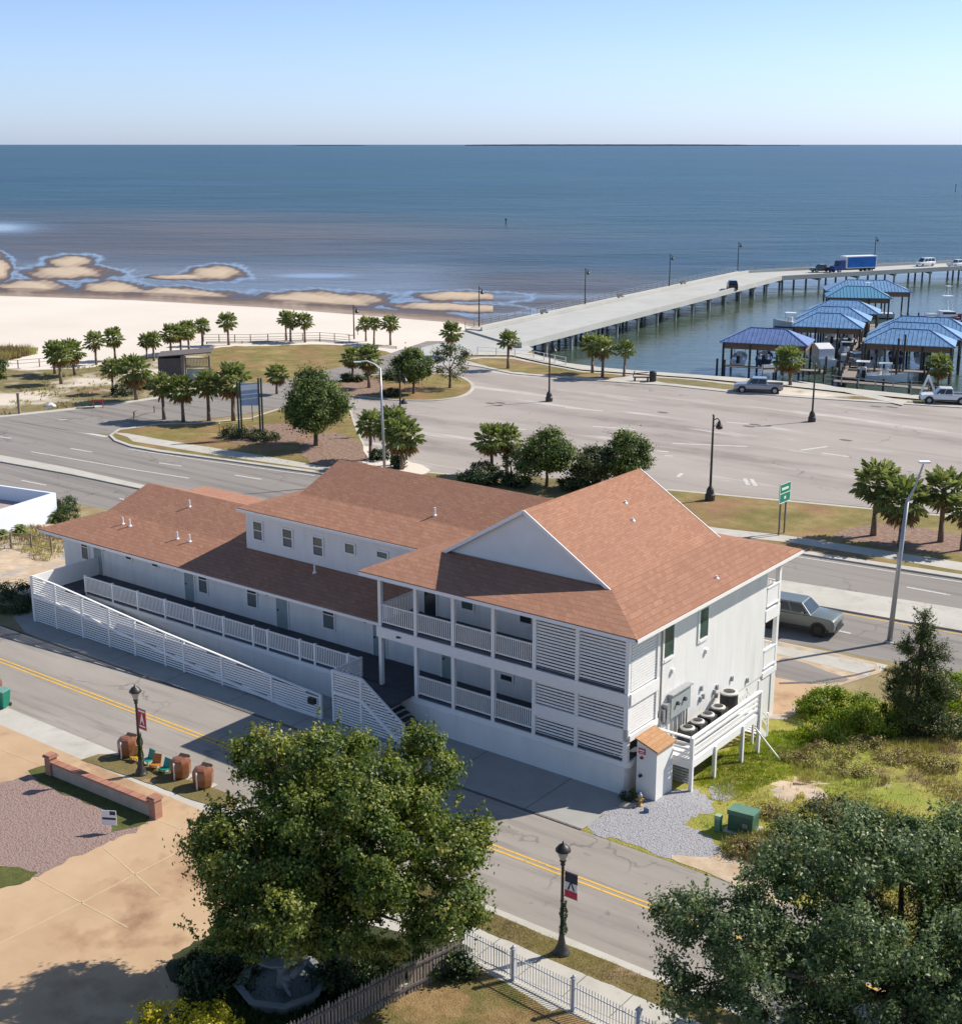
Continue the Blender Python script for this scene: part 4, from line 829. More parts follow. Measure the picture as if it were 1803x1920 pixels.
# ---------------------------------------------------------------- vegetation
def leafmesh(name, P_, Nn, size, tint, mat, parent, asp=.55, jit=.5):
    n = len(P_); Nn = Nn/np.linalg.norm(Nn, axis=1)[:, None]
    r = rng.normal(size=(n, 3)); t1 = np.cross(Nn, r); t1 /= np.linalg.norm(t1, axis=1)[:, None]+1e-9; t2 = np.cross(Nn, t1)
    s = (size*(1+jit*(rng.random(n)-.5)))[:, None] if np.ndim(size) else (size*(1+jit*(rng.random((n, 1))-.5)))
    V = np.stack([P_+t1*s, P_+t2*s*asp+Nn*s*.15, P_-t1*s, P_-t2*s*asp+Nn*s*.15], 1).reshape(-1, 3)
    return rawmesh(name, V, np.arange(4*n).reshape(n, 4), np.repeat(tint, 4), mat, parent)
def rawmesh(name, V, F, tint, mat, parent):
    k = F.shape[1]; n = len(F); me = bpy.data.meshes.new(name)
    me.vertices.add(len(V)); me.vertices.foreach_set('co', np.ascontiguousarray(V, dtype=np.float32).ravel())
    me.loops.add(n*k); me.loops.foreach_set('vertex_index', F.astype(np.int32).ravel())
    me.polygons.add(n); me.polygons.foreach_set('loop_start', (np.arange(n)*k).astype(np.int32)); me.polygons.foreach_set('loop_total', np.full(n, k, np.int32))
    me.update(calc_edges=True); me.validate()
    at = me.attributes.new('tint', 'FLOAT', 'POINT'); at.data.foreach_set('value', np.clip(tint, 0, 1).astype(np.float32))
    me.materials.append(mat); o = bpy.data.objects.new(name, me); S.collection.objects.link(o)
    if parent: o.parent = parent
    return o
def crown_pts(blobs, nc, nl, cr, shell=.45, sprig=0):
    """leaf clumps over a union of ellipsoids"""
    B = np.array(blobs, float); wgt = B[:, 3]*B[:, 4]*B[:, 5]; wgt = wgt**.67; wgt /= wgt.sum()
    ps = []; ns = []; ts = []
    for _ in range(nc):
        for _try in range(12):
            b = B[rng.choice(len(B), p=wgt)]; d = rng.normal(size=3); d /= np.linalg.norm(d); q = b[:3]+d*b[3:6]*(shell+(1-shell)*rng.random()**.45)
            deep = ((((q-B[:, :3])/B[:, 3:6])**2).sum(1) < .42).any()
            if not deep: break
        m_ = max(8, int(nl*(.5+rng.random()))); c = cr*(.55+.9*rng.random())
        off = rng.normal(size=(m_, 3))*np.array([c, c, c*.72])*.52; pp = q+off
        ps.append(pp); nn = d*.7+off/(c+1e-6)*.5+rng.normal(size=(m_, 3))*.62+np.array([0, 0, .35]); ns.append(nn)
        base = .42+.22*rng.normal(); ts.append(base+rng.normal(size=m_)*.16+off[:, 2]/c*.12)
    for _ in range(sprig):                    # loose shoots standing out of the crown
        b = B[rng.integers(len(B))]; d = rng.normal(size=3)+np.array([0,0,.5]); d /= np.linalg.norm(d); q = b[:3]+d*b[3:6]*.9; L = cr*(1.0+1.3*rng.random()); m_ = 26
        d2 = d*.6+rng.normal(size=3)*.25+np.array([0,0,.55]); d2 /= np.linalg.norm(d2); f = rng.random(m_)
        ps.append(q+d2*f[:,None]*L+rng.normal(size=(m_,3))*.07*cr*2*(1-f[:,None]*.6)); ns.append(rng.normal(size=(m_,3))+d2); ts.append(.62+.2*rng.normal(size=m_))
    return np.concatenate(ps), np.concatenate(ns), np.concatenate(ts)
def trunk_mesh(blobs, h, r, lean=(0,0), limbs=7):
    mb = MB(); pts = [Vector((0,0,-.15)), Vector((lean[0]*.3+.05,lean[1]*.3,h*.35)), Vector((lean[0]*.7,lean[1]*.7+.06,h*.7)), Vector((lean[0],lean[1],h))]
    mb.path(pts, [r*1.35, r, r*.85, r*.7], 9)
    for b in sorted(blobs, key=lambda q: -q[3])[:limbs]:
        c = Vector(b[:3]); s0 = pts[2].lerp(pts[3], random.random()); mid = s0.lerp(c, .5)+Vector((random.uniform(-.2,.2), random.uniform(-.2,.2), .15*h*.3))
        mb.path([s0, mid, c], [r*.5, r*.32, r*.14], 6)
        for _ in range(3):
            e = c+Vector([random.uniform(-.8,.8)*b[3+i] for i in range(3)]); mb.tube(mid.lerp(c, .6), e, r*.16, r*.04, 5)
    return mb
def tree(name, label, loc, blobs, nc, nl, cr, ls, mat, h, r, cat='tree', group=None, shell=.45, lean=(0,0), limbs=7, asp=.55, sprig=0):
    t = thing(name, label, cat, loc, 0, group)
    trunk_mesh(blobs, h, r, lean, limbs).build('trunk', barkm, t, smooth=True)
    p, n_, ti = crown_pts(blobs, nc, nl, cr, shell, sprig); p[:, 2] = np.maximum(p[:, 2], .05)
    leafmesh('crown', p, n_, ls, ti, mat, t, asp); return t
K12 = Vector((0,0,.13))
def lump(blobs, n, r0, r1, seed=3, flat=.8):
    g = np.random.default_rng(seed); B = np.array(blobs, float); w_ = (B[:, 3]*B[:, 4]*B[:, 5])**.6; w_ /= w_.sum(); out = []
    for _ in range(n*6):
        b = B[g.choice(len(B), p=w_)]; d = g.normal(size=3); d[2] = abs(d[2]) if g.random() < .55 else d[2]; d /= np.linalg.norm(d); r = g.uniform(r0, r1); q = b[:3]+d*(b[3:6]-r*.55)
        if ((((q-B[:, :3])/B[:, 3:6])**2).sum(1) < .36).any(): continue
        if any(np.linalg.norm(q-np.array(o[:3])) < (r+o[3])*.62 for o in out): continue
        out.append((*q, r*g.uniform(.85,1.2), r*g.uniform(.85,1.2), r*flat))
        if len(out) >= n: break
    return out
# the large tree in front
bx_, by_ = -4.6, 39.3
big = [(0,.4,5.6,2.8,2.8,2.3),(-2.8,.3,4.6,2.2,2.3,1.9),(2.7,.3,5.0,2.0,2.2,1.7),(-.4,-1.8,4.4,2.3,1.9,1.6),(-1.4,1.6,6.7,2.1,2.0,1.6),(1.9,1.6,6.5,1.9,1.9,1.4),(-2.5,-1.0,3.4,2.2,2.0,1.2),(2.5,-1.2,3.5,1.7,1.7,1.1),(-4.0,.6,5.0,1.0,1.1,.8),(4.1,.9,6.1,.9,1.1,.7),(-.5,.5,7.9,1.1,1.1,.8),(-2.9,.9,6.7,1.0,1.0,.8),(3.7,-.3,3.6,1.1,1.3,.8),(-1.0,.6,2.9,2.3,2.0,1.0),(4.4,.2,4.4,.8,.9,.5),(2.2,1.2,7.7,.8,.8,.6),(.9,-.3,5.4,2.1,2.0,1.9),(.2,-1.2,4.6,2.2,1.6,1.6),(1.0,-1.5,2.6,1.6,1.3,.8)]
tree('broadleaf_tree', 'large yellow green broadleaf tree in the foreground beside the driveway', (bx_, by_, .12), lump(big, 58, .75, 1.35)+[(0,.2,4.8,2.6,2.4,1.6),(-1.8,.3,4.2,1.6,1.6,1.2),(1.6,-.6,2.8,1.5,1.3,1.0),(3.1,-.2,3.2,1.3,1.1,1.0),(.2,-1.3,2.9,1.4,1.1,.8),(3.9,.4,2.8,.8,.8,.6)], 1000, 150, .36, .070, lf_big, 3.6, .26, shell=.5, sprig=380, limbs=26)
# live oak at the right bottom
oak = [(0,0,5.2,4.2,4.0,2.6),(-3.9,.4,4.2,2.6,2.4,1.9),(3.8,1.0,5.0,3.0,3.0,2.3),(-2.0,-2.2,4.2,3.0,2.4,2.1),(2.4,-2.0,4.6,3.0,2.4,2.1),(1.2,2.9,4.6,2.6,2.0,1.5),(-2.2,1.9,4.3,2.2,2.2,1.5),(5.6,2.6,5.4,2.4,2.4,2.0),(-5.0,-.6,3.3,1.5,1.4,1.1),(5.4,-1.5,4.6,2.6,2.4,2.0),(5.2,4.6,5.2,1.8,1.6,1.4)]
tree('live_oak', 'dark grey green live oak filling the bottom right corner', (12.3, 34.6, .12), lump([(b[0]-.5,)+tuple(b[1:]) for b in oak]+[(2.0,1.0,4.4,4.0,3.4,2.0)], 92, .8, 1.5, 5, .75)+[(.5,.3,3.6,4.4,3.2,1.5),(1.0,-1.4,3.0,4.6,2.6,1.1),(3.4,1.4,4.2,2.6,2.6,1.6)], 1350, 150, .38, .064, lf_oak, 3.2, .34, shell=.5, sprig=300, limbs=40)
# cedar on the vacant lot
p = G(1712, 1372); con = [(0,0,.8,1.6,1.4,.9),(-.2,0,2.0,1.3,1.2,1.0),(.15,0,3.2,1.05,1.0,.9),(-.1,0,4.3,.7,.7,.8),(.08,0,5.2,.4,.4,.6),(-1.1,-.2,3.1,.55,.55,.4),(1.0,.1,4.2,.45,.45,.35),(-.75,0,4.6,.35,.35,.3),(1.25,0,2.3,.6,.6,.45),(.02,0,6.0,.26,.26,.5),(-.9,.1,2.2,.7,.7,.6),(.95,.1,3.0,.6,.6,.5),(.8,0,1.5,.7,.7,.6)]
tree('cedar_tree', 'tall pointed dark green cedar on the vacant lot by the highway', p, con, 340, 95, .32, .062, lf_con, 5.6, .11, shell=.2, limbs=9, asp=.35, sprig=110)
def bush(label, px, py, rx, ry, rz, mat, nc=40, nl=60, ls=.06, cr=.3, cat='bush', name='bush', group=None, dz=0, loc=None):
    loc = loc if loc is not None else G(px, py, dz); t = thing(name, label, cat, loc, 0, group)
    bl = [(0,0,rz*.5,rx,ry,rz*.55)]
    for k in range(3):
        a = random.uniform(0, 6.28); bl.append((rx*.5*math.cos(a), ry*.5*math.sin(a), rz*.45, rx*.55, ry*.55, rz*.5))
    mb = MB()
    for k in range(7): a = k*.9; mb.tube((0,0,-.05),(rx*.6*math.cos(a),ry*.6*math.sin(a),rz*.8),.03,.008,5)
    mb.build('stems', barkm, t); q, n_, ti = crown_pts(bl, nc, nl, cr, .3); q[:, 2] = np.abs(q[:, 2]); leafmesh('foliage', q, n_, ls, ti, mat, t); return t
bush('bright green shrub left of the cedar, nearest the concrete pad', 1570, 1350, 2.2, 1.4, 1.5, lf_shr, 130, 80)
bush('bright green shrub directly in front of the cedar on its left', 1630, 1372, 1.8, 1.3, 1.3, lf_shr, 100, 80)
bush('bright yellow green shrub right of the cedar at the photo edge', 1800, 1330, 2.2, 1.8, 1.7, lf_shr, 130, 80)
bush('low green shrub by the foot of the deck stairs', 1530, 1385, 1.1, .8, .9, lf_shr, 40, 60)
bush('dark green shrub low at the foot of the cedar, right side', 1770, 1375, 1.3, 1.0, .9, lf_con, 40, 60)
bush('grey leaved shrub above the live oak on the lot', 1560, 1560, 1.5, 1.0, 1.3, lf_far, 60, 70)
bush('small dark shrub left of the grey leaved one', 1490, 1565, .9, .7, .8, lf_oak, 30, 60)
bush('bright yellow flowering shrub at the bottom edge left of the fountain', 0, 0, 1.7, 1.0, 2.3, lf_yel, 130, 70, .06, .20, loc=G(345,2005,.12))
bush('dark green shrub in the shaded bed left of the fountain', 0, 0, 1.3, .9, .9, lf_dk, 50, 60, .07, loc=G(420,1850,.12))
bush('dark green shrub behind the fountain', 0, 0, 1.5, .9, 1.0, lf_dk, 50, 60, .07, loc=G(560,1770,.12))
bush('dark shrub between the fountain and the wooden fence', 0, 0, .9, .8, .9, lf_dk, 40, 60, .07, loc=G(640,1850,.12))
bush('green vine clump at the wooden fence end', 0, 0, .8, .5, .8, lf_dk, 40, 60, .06, loc=G(845,1830,.12))
bush('weed tuft at the foot of the motel corner', 1182, 1500, .45, .3, .35, lf_dk, 16, 40, .04, .15)
bush('dark shaded shrub beside the ramp end at the street', 30, 1145, 1.2, 1.0, .8, lf_dk, 40, 60)
bush('dark shaded shrub behind the ramp end', 25, 1120, 1.2, .9, 1.0, lf_dk, 40, 60)
# weeds over the vacant lot
def tufts(name, region, n, hgt_, mat, w_=.012, label=None, dens=None, dz=0, sz=5):
    us = []; vs = []
    poly = np.array(region)
    def inside(u, v):
        c = np.zeros(len(u), bool); j = len(poly)-1
        for i in range(len(poly)):
            a, b = poly[i], poly[j]; k = ((a[1] > v) != (b[1] > v)) & (u < (b[0]-a[0])*(v-a[1])/(b[1]-a[1]+1e-12)+a[0]); c ^= k; j = i
        return c
    lo, hi = poly.min(0), poly.max(0); U = rng.uniform(lo[0], hi[0], n*3); V = rng.uniform(lo[1], hi[1], n*3); k = inside(U, V); U, V = U[k][:n], V[k][:n]
    if dens is not None: k = rng.random(len(U)) < dens(U, V); U, V = U[k], V[k]
    U = np.repeat(U, sz)+rng.normal(0, .07, len(U)*sz); V = np.repeat(V, sz)+rng.normal(0, .07, len(V)*sz); m_ = len(U)
    Z = np.where(V <= 47, 0, np.where(V >= 62, LOW, LOW*(V-47)/15))+dz
    X = U*cA+V*sA; Y = -U*sA+V*cA; hh_ = hgt_*(.4+.9*rng.random(m_)); a = rng.uniform(0, 6.28, m_); l = rng.uniform(0, .5, m_)*hh_
    dx, dy = np.cos(a)*w_, np.sin(a)*w_; b_ = rng.uniform(0, 6.28, m_)
    Vt = np.stack([np.stack([X-dx, Y-dy, Z-.02], 1), np.stack([X+dx, Y+dy, Z-.02], 1), np.stack([X+l*np.cos(b_), Y+l*np.sin(b_), Z+hh_], 1)], 1).reshape(-1, 3)
    ti = np.repeat(np.clip(.5+.5*np.sin(X*.8+np.sin(Y*.7)*2)*.7+rng.normal(0, .2, m_), 0, 1), 3)
    o = rawmesh(name, Vt, np.arange(3*m_).reshape(m_, 3), ti, mat, None); o['kind'] = 'stuff'
    if label: o['label'] = label
    return o
wave = lambda U, V: np.clip(.35+.9*np.sin(U*.55+1.3*np.sin(V*.45))*np.sin(V*.6+U*.2), 0.03, 1)
lot = P((1420,1420),(1500,1400),(1700,1380),(1850,1330),(1900,1600),(1850,1900),(1500,1660),(1400,1600),(1300,1540),(1350,1470))
tufts('weeds', lot, 17000, .17, lf_weed, .016, dens=wave)
for i, (px, py, rx, rz) in enumerate([(1500,1430,1.0,.45),(1560,1415,1.3,.6),(1625,1405,1.1,.55),(1690,1430,1.3,.5),(1590,1450,1.1,.4),(1760,1440,1.0,.5),(1440,1530,.9,.4),(1400,1595,.9,.5),(1470,1600,.9,.5)]):
    bush('dry reddish brush clump on the vacant lot, '+['left below the bright shrubs','in front of the bright shrubs','in front of the cedar','right of the cedar foot','in the middle of the dry patch','near the right photo edge','right of the transformer','below the transformer','just above the live oak'][i], px, py, rx, rx*.8, rz*.75, lf_weed, 30, 60, .05, .3, name='dry_bush', group='dry brush clumps')
tufts('tall_dry_grass', P((1480,1440),(1560,1400),(1800,1380),(1850,1450),(1700,1460),(1600,1490),(1520,1500)), 3200, .30, lf_weed, .018, dens=lambda U, V: np.clip(wave(U*1.9, V*1.7)-.25, 0, 1))
tufts('tall_dry_grass', P((1350,1590),(1400,1560),(1520,1570),(1560,1620),(1440,1640)), 1500, .35, lf_weed, .014)
tufts('green_grass', P((1300,1470),(1330,1420),(1450,1370),(1530,1370),(1530,1440),(1440,1470),(1380,1500)), 5000, .12, lf_shr, .012)
tufts('lawn_grass', P((640,1925),(760,1865),(868,1800),(1000,1880),(1100,1935),(1200,2000),(700,2050), dz=.12), 5000, .07, lf_weed, .012, dz=.12, dens=wave)
tufts('verge_blades', [(-30,33.8),(-14,33.8),(-14,34.8),(-30,34.8)], 2500, .06, lf_weed, .012, dz=.12)
tufts('bed_plants', P((330,1815),(400,1755),(600,1740),(850,1790),(640,1915),(500,1960),(350,1950), dz=.12), 2500, .25, lf_dk, .03, dz=.12)
tufts('dune_grass', P((-40,655),(60,655),(70,664),(0,680),(-60,680)), 900, .9, lf_weed, .05)
tufts('dune_grass', P((60,694),(230,680),(410,690),(330,742),(100,770),(0,780)), 1500, .3, lf_weed, .05, dens=wave)
tufts('park_tufts', P((640,780),(690,860),(780,890),(620,885),(420,855),(300,845),(400,800)), 1800, .2, lf_weed, .04, dens=wave)
tufts('scrub_grass', P((-40,1010),(60,985),(130,1000),(125,1060),(60,1050),(0,1040)), 1500, .35, lf_weed, .02, dens=wave)

# ---------------------------------------------------------------- palms
def make_palm(h, R_, seed, dead, nf=36):
    rg = np.random.default_rng(seed); root = thing('palm_tree', 'palm', 'palm', (0,0,-80), 0, 'palm trees')
    lean = rg.normal(0, .12, 2); mb = MB(); mb.path([(0,0,-.15),(lean[0]*.3,lean[1]*.3,h*.4),(lean[0],lean[1],h)], [.21,.155,.17], 9)
    mb.build('trunk', palmb, root, smooth=True)
    def fans(nf, e0, e1, rr, droop, tb):
        V = []; F = []; Tn = []
        for i in range(nf):
            az = i*2.399+rg.normal(0, .2); el = e0+(e1-e0)*((i+.5)/nf)+rg.normal(0, .1); d = np.array([math.cos(az)*math.cos(el), math.sin(az)*math.cos(el), math.sin(el)])
            side = np.cross(d, [0,0,1.]); side /= np.linalg.norm(side)+1e-9; up = np.cross(side, d)
            base = np.array([lean[0], lean[1], h-.05]); L = rr*(.50+.22*rg.random()); tip = base+d*L-np.array([0,0,droop*L*.3])
            V += [base-side*.025, base+side*.025, tip+side*.02, tip-side*.02]; F.append([len(V)-4, len(V)-3, len(V)-2, len(V)-1]); t0 = tb+rg.normal()*.16; Tn += [t0]*4
            fl = rr*(.42+.09*rg.random()); nb = 13
            for k in range(nb):
                a = (k/(nb-1)-.5)*4.5; a2 = a+.27; r1 = fl*(1-.12*abs(a)/2)
                q = d*math.cos(a)+side*math.sin(a); q2 = d*math.cos(a2)+side*math.sin(a2); dr = np.array([0,0,-1.])*(droop*.35+.1)*r1*(abs(math.sin(a))*.5+.35); fold = up*.05*((k % 2)*2-1)*rr
                m1 = tip+q*r1*.62+fold+dr*.35; e_ = tip+(q+q2)*.5*r1+dr*1.3; m2 = tip+q2*r1*.62-fold+dr*.35
                V += [tip, m1, e_, m2]; F.append([len(V)-4, len(V)-3, len(V)-2, len(V)-1]); Tn += [t0+rg.normal()*.08]*4
        return np.array(V), np.array(F), np.array(Tn)
    V, F, Tn = fans(nf, 1.35, -.55, R_, .35, .45); rawmesh('fronds', V, F, Tn, lf_palm, root)
    if dead: V, F, Tn = fans(dead, -.5, -1.25, R_*.85, .5, .45); rawmesh('dead_fronds', V, F, Tn, lf_dead, root)
    return root
PROTO = [(make_palm(3.4, 1.75, 1, 16), 3.4, 1.75), (make_palm(3.5, 1.65, 2, 8), 3.5, 1.65), (make_palm(2.9, 1.85, 3, 20), 2.9, 1.85), (make_palm(3.8, 1.55, 5, 3, 36), 3.8, 1.55)]
def topz(px, py_top, loc):
    dy = (py_top-960)/FL; return CZ+(-sp-dy*cp)/(cp-dy*sp)*loc.y
npalm = 0
def palm(px, py, top, label, kind=0, dz=0, wide=1):
    global npalm
    loc = G(px, py, dz); pr, h0, r0 = PROTO[kind]; H_ = topz(px, top, loc)-loc.z; s = H_/(h0+r0*.82); npalm += 1
    return dup(pr, loc, npalm*1.7, label, 'palm trees', (s*wide, s*wide, s))
PALMS = [
 (103,699,637,'palm at the far left of the dune clump, behind its neighbour',1),(115,718,640,'front palm at the far left of the dune clump',0),(141,702,633,'yellowing palm third from the left on the dunes',2),
 (181,684,620,'slim palm standing on the sand right of the yellowing one',1),(217,676,613,'broad palm crown against the white beach above the dune pair',0),(213,736,671,'left palm of the bushy pair beside the access road',1),
 (256,748,662,'widest palm of the bushy pair with drooping brown fronds, beside the access road',2),(276,674,624,'small palm left of the wooden shelter, leftmost of its row',1),(289,677,621,'second palm left of the wooden shelter',1),(321,667,607,'palm just behind the wooden shelter, left',0),
 (340,664,606,'palm behind the middle of the wooden shelter',1),(355,661,600,'tallest palm behind the wooden shelter',0),(380,648,596,'palm right of the row behind the wooden shelter, by the beach rail',1),(429,647,585,'lone palm standing by the beach rail',1),
 (537,638,582,'left palm of the trio by the beach rail',3),(545,641,583,'middle palm of the trio by the beach rail',1),(572,642,586,'right palm of the trio by the beach rail',1),
 (308,785,698,'first palm in the line left of the billboard',1),(344,789,702,'thick palm second in the line left of the billboard',0),(392,787,693,'third palm in the line left of the billboard',1),(438,789,680,'palm just behind the left billboard post',0),
 (519,737,681,'short brown bottomed palm right of the billboard',2),(662,714,651,'left palm on the traffic island',0),(692,727,646,'right palm on the traffic island with brown skirt',0),
 (671,628,612,'tiny palm left of the beach group behind the island',1),(686,640,592,'left palm of the beach group behind the island',1),(701,645,594,'middle palm of the beach group behind the island',3),(732,647,590,'right palm of the beach group behind the island',1),
 (845,668,603,'palm at the start of the pier road',0),(952,691,618,'palm on the grass beside the pier entrance',3),(695,862,768,'leaning palm left of the tall grey pole above the roof',1),(736,872,762,'palm right of the tall grey pole above the roof',0),(753,880,778,'yellow frond palm above the roof ridge',2),
 (922,890,793,'left palm of the pair beyond the motel roof',0),(950,884,795,'right palm of the pair beyond the motel roof',0),
 (1110,699,625,'left palm of the three by the harbour wall',1),(1129,706,628,'middle palm of the three by the harbour wall',1),(1169,706,637,'right palm of the three by the harbour wall',3),(1481,722,646,'round palm behind the grey pickup by the boat sheds',2),(1757,727,660,'palm by the white pickup in front of the boat sheds',2),
 (1636,1004,861,'tall slim palm left of the highway light pole',1),(1687,1024,893,'palm directly behind the highway light pole',2),(1762,1016,878,'tall palm right of the highway light pole',1),(1802,1032,921,'palm cut by the right photo edge beside the highway',1)]
for q in PALMS: palm(q[0], q[1], q[2], q[3], q[4], .12 if q[1] > 690 else 0)
for pr, a, b in PROTO:
    for o in kids(pr): bpy.data.objects.remove(o)
    bpy.data.objects.remove(pr)
def sago(label, px, py, rr, n_=46, z=None):
    loc = G(px, py); t = thing('sago_palm', label, 'palm', loc, 0, 'low palms by the white building'); V = []; F = []; Tn = []
    for i in range(n_):
        az = i*2.399; el = 1.3-1.5*i/n_; d = np.array([math.cos(az)*math.cos(el), math.sin(az)*math.cos(el), math.sin(el)]); sd_ = np.cross(d, [0,0,1.]); sd_ /= np.linalg.norm(sd_)
        pts = [np.array([0,0,rr*.35])+d*rr*t_-np.array([0,0,rr*.55*t_*t_]) for t_ in (0,.33,.66,1)]; ws = [.03,.13,.12,.02]
        for k in range(3):
            V += [pts[k]-sd_*ws[k]*rr, pts[k]+sd_*ws[k]*rr, pts[k+1]+sd_*ws[k+1]*rr, pts[k+1]-sd_*ws[k+1]*rr]; F.append(list(range(len(V)-4, len(V)))); Tn += [.4+.2*random.random()]*4
    rawmesh('fronds', np.array(V), np.array(F), np.array(Tn), lf_palm, t); MB().tube((0,0,-.1),(0,0,rr*.4),.13,.13,8).build('trunk', palmb, t)
sago('upright low palm against the white building', 100, 978, 1.2); sago('spiky low palm left of the upright one', 38, 1002, 1.0); sago('low palm cut by the left photo edge below the white building', 4, 1010, .9)
bush('round green bush left of the orange roof corner', 128, 978, 1.0, .9, 1.3, lf_con, 50, 60, .06); bush('dark green bush behind the upright low palm', 120, 958, 1.0, .8, 1.3, lf_dk, 50, 60, .06)

# ---------------------------------------------------------------- park trees and shrubs
def ptree(label, px, py, top, wpx, mat=lf_far, nc=130, nl=60, ls=.13, name='park_tree', shape=0, dz=.12, shell=.4):
    loc = G(px, py, dz); H_ = topz(px, top, loc)-loc.z; sc = FL/math.hypot(loc.y, CZ); r_ = wpx/sc/2
    zc = H_*.6; bl = [(0,0,zc,r_*.72,r_*.72,H_*.36)]
    for k in range(6 if shape == 0 else 9):
        a = k*1.05+random.random(); q = r_*random.uniform(.42,.62); bl.append((q*math.cos(a), q*math.sin(a), zc+random.uniform(-.22,.20)*H_, r_*.42, r_*.42, H_*random.uniform(.13,.2)))
    bl.append((random.uniform(-.2,.2)*r_, 0, H_*.84, r_*.36, r_*.36, H_*.15))
    return tree(name, label, loc, bl, nc, nl, r_*.17+.1, ls, mat, H_*.45, .05*H_*.5, shell=shell, group='park trees')
lf_park = leafm('park_tree_leaves', [(0,(.04,.07,.016)),(.5,(.105,.15,.034)),(1,(.24,.27,.08))], .35)
ptree('large round dark green tree right of the billboard', 592, 836, 694, 138, lf_park, 240, 80, .13)
ptree('dense tree on the middle of the traffic island', 775, 738, 652, 78, lf_park, 150, 60)
ptree('thin grey green tree on the right end of the traffic island', 843, 727, 640, 88, lf_far, 60, 45, .12)
ptree('broad tree beyond the roofs, right of the palm pair', 1024, 912, 806, 118, lf_park, 190, 70, .12)
ptree('small sapling between the palm pair and the broad tree', 957, 892, 832, 44, lf_far, 40, 50, .09)
ptree('low olive tree beyond the front roof slope', 1112, 915, 838, 100, lf_far, 130, 70, .11)
ptree('upright tree rising above the front roof peak', 1170, 915, 807, 98, lf_park, 150, 70, .11)
ptree('green tree cut by the left photo edge near the dunes', -8, 725, 668, 50, lf_park, 70, 50, .12, dz=0)
for lb, px, py, rx, rz in [('dark bush first beyond the roof left of the palm pair', 880,902,1.3,1.0),('dark round bush at the foot of the palm pair', 905,908,1.1,.9),('brownish bush just behind the dark ones', 905,893,1.2,1.3),('dark round bush left of the broad tree trunk', 945,909,1.0,1.2),('small dark bush beside the broad tree trunk', 972,912,1.1,1.0),
    ('dark bush right of the broad tree trunk', 1072,920,1.5,1.0),('dark bush against the front roof slope', 1098,918,1.3,1.0),('low bush by the leaning palm above the roof', 712,862,1.0,.9),('dark clipped bush at the foot of the yellow frond palm', 746,877,.6,1.2),
    ('dark bush under the bushy palm pair by the road', 232,742,1.5,1.4),('dark bush right of the bushy palm pair', 272,728,1.5,1.4),('flat dark shrub behind the traffic island palms', 720,708,2.6,1.2),('second flat shrub near the island tree', 745,714,2.0,1.3),('small bush left end of the traffic island', 655,714,1.0,.9),('small brown bush at the left island palm foot', 668,716,1.0,.7),
    ('low green bush at the foot of the island tree', 735,742,1.2,.8),('weedy bush at the left billboard post', 440,820,1.2,1.2),('weedy bush between the billboard posts', 468,822,1.4,.9),('weedy bush at the right billboard post', 500,826,1.5,.8)]:
    bush(lb, px, py, rx, rx*.8, rz, lf_far if 'brown' in lb or 'weedy' in lb else lf_dk, 34, 45, .1, .35, group='low bushes', dz=.12 if px > 400 else 0)

# ---------------------------------------------------------------- street furniture
def street_lamp(label, px, py, banner, garland_z):
    p = G(px, py, .12); t = thing('street_lamp', label, 'street lamp', p, -A, 'street lamps with banners')
    MB().lathe((0,0,0),[(.30,0),(.30,.06),(.24,.10),(.22,.22),(.15,.34),(.12,.5),(.085,.75),(.08,.8)],16).build('base', bronze, t, smooth=True)
    MB().tube((0,0,.75),(0,0,3.45),.062,.05,12).lathe((0,0,3.35),[(.05,0),(.09,.05),(.07,.12),(.12,.2),(.10,.24)],12).build('pole', bronze, t)
    MB().lathe((0,0,3.6),[(.10,0),(.19,.22),(.21,.34)],12).build('lantern_glass', plain('lantern_glass', (.42,.40,.36), .2, .1, bmp=0) if 'lantern_glass' not in MATS else MATS['lantern_glass'], t)
    MB().lathe((0,0,3.93),[(.27,0),(.26,.06),(.16,.19),(.05,.25),(.03,.34)],14).build('lantern_cap', bronze, t, smooth=True)
    MB().tube((0,0,3.2),(.62,0,3.2),.012,.012,6).tube((0,0,2.25),(.62,0,2.25),.012,.012,6).build('banner_arm', bronze, t)
    if banner == 'red':
        b = MB().box((.09,.60),(-.006,.006),(2.27,3.18)).build('banner', plain('banner_red', (.42,.03,.045), .7, .08), t)
        MB().prism([(.33,3.0),(.20,2.5),(.26,2.5),(.29,2.62),(.39,2.62),(.42,2.5),(.48,2.5),(.36,3.0)], -.012, -.007).prism([(.15,2.36),(.54,2.36),(.54,2.43),(.15,2.43)], -.012, -.007).prism([(.13,3.06),(.56,3.06),(.56,3.14),(.13,3.14)], -.012, -.007).build('emblem', trimw, b)
    else:
        b = MB().box((.09,.60),(-.006,.006),(2.82,3.18)).build('banner', plain('banner_navy', (.03,.035,.08), .7, .08), t)
        MB().box((.09,.60),(-.006,.006),(2.52,2.818)).build('banner_middle', trimw, b); MB().box((.09,.60),(-.006,.006),(2.27,2.518)).build('banner_foot', plain('banner_pink_red', (.55,.03,.08), .7, .08), b)
        MB().prism([(.2,2.55),(.34,2.95),(.5,2.55),(.43,2.55),(.34,2.8),(.27,2.55)], -.012, -.007).build('emblem', MATS['banner_navy'], b)
    n_ = 1600; a = rng.uniform(0, 6.28, n_); z = rng.uniform(garland_z, garland_z+1.25, n_); k = .07+.06*np.sin(z*5)**2
    q = np.stack([.06+np.cos(a)*k*rng.uniform(.6,1.3,n_), np.sin(a)*k, z], 1); leafmesh('garland', q, rng.normal(size=(n_,3)), .035, np.full(n_, .4)+rng.normal(0,.2,n_), lf_dk, t, .3)
    return t
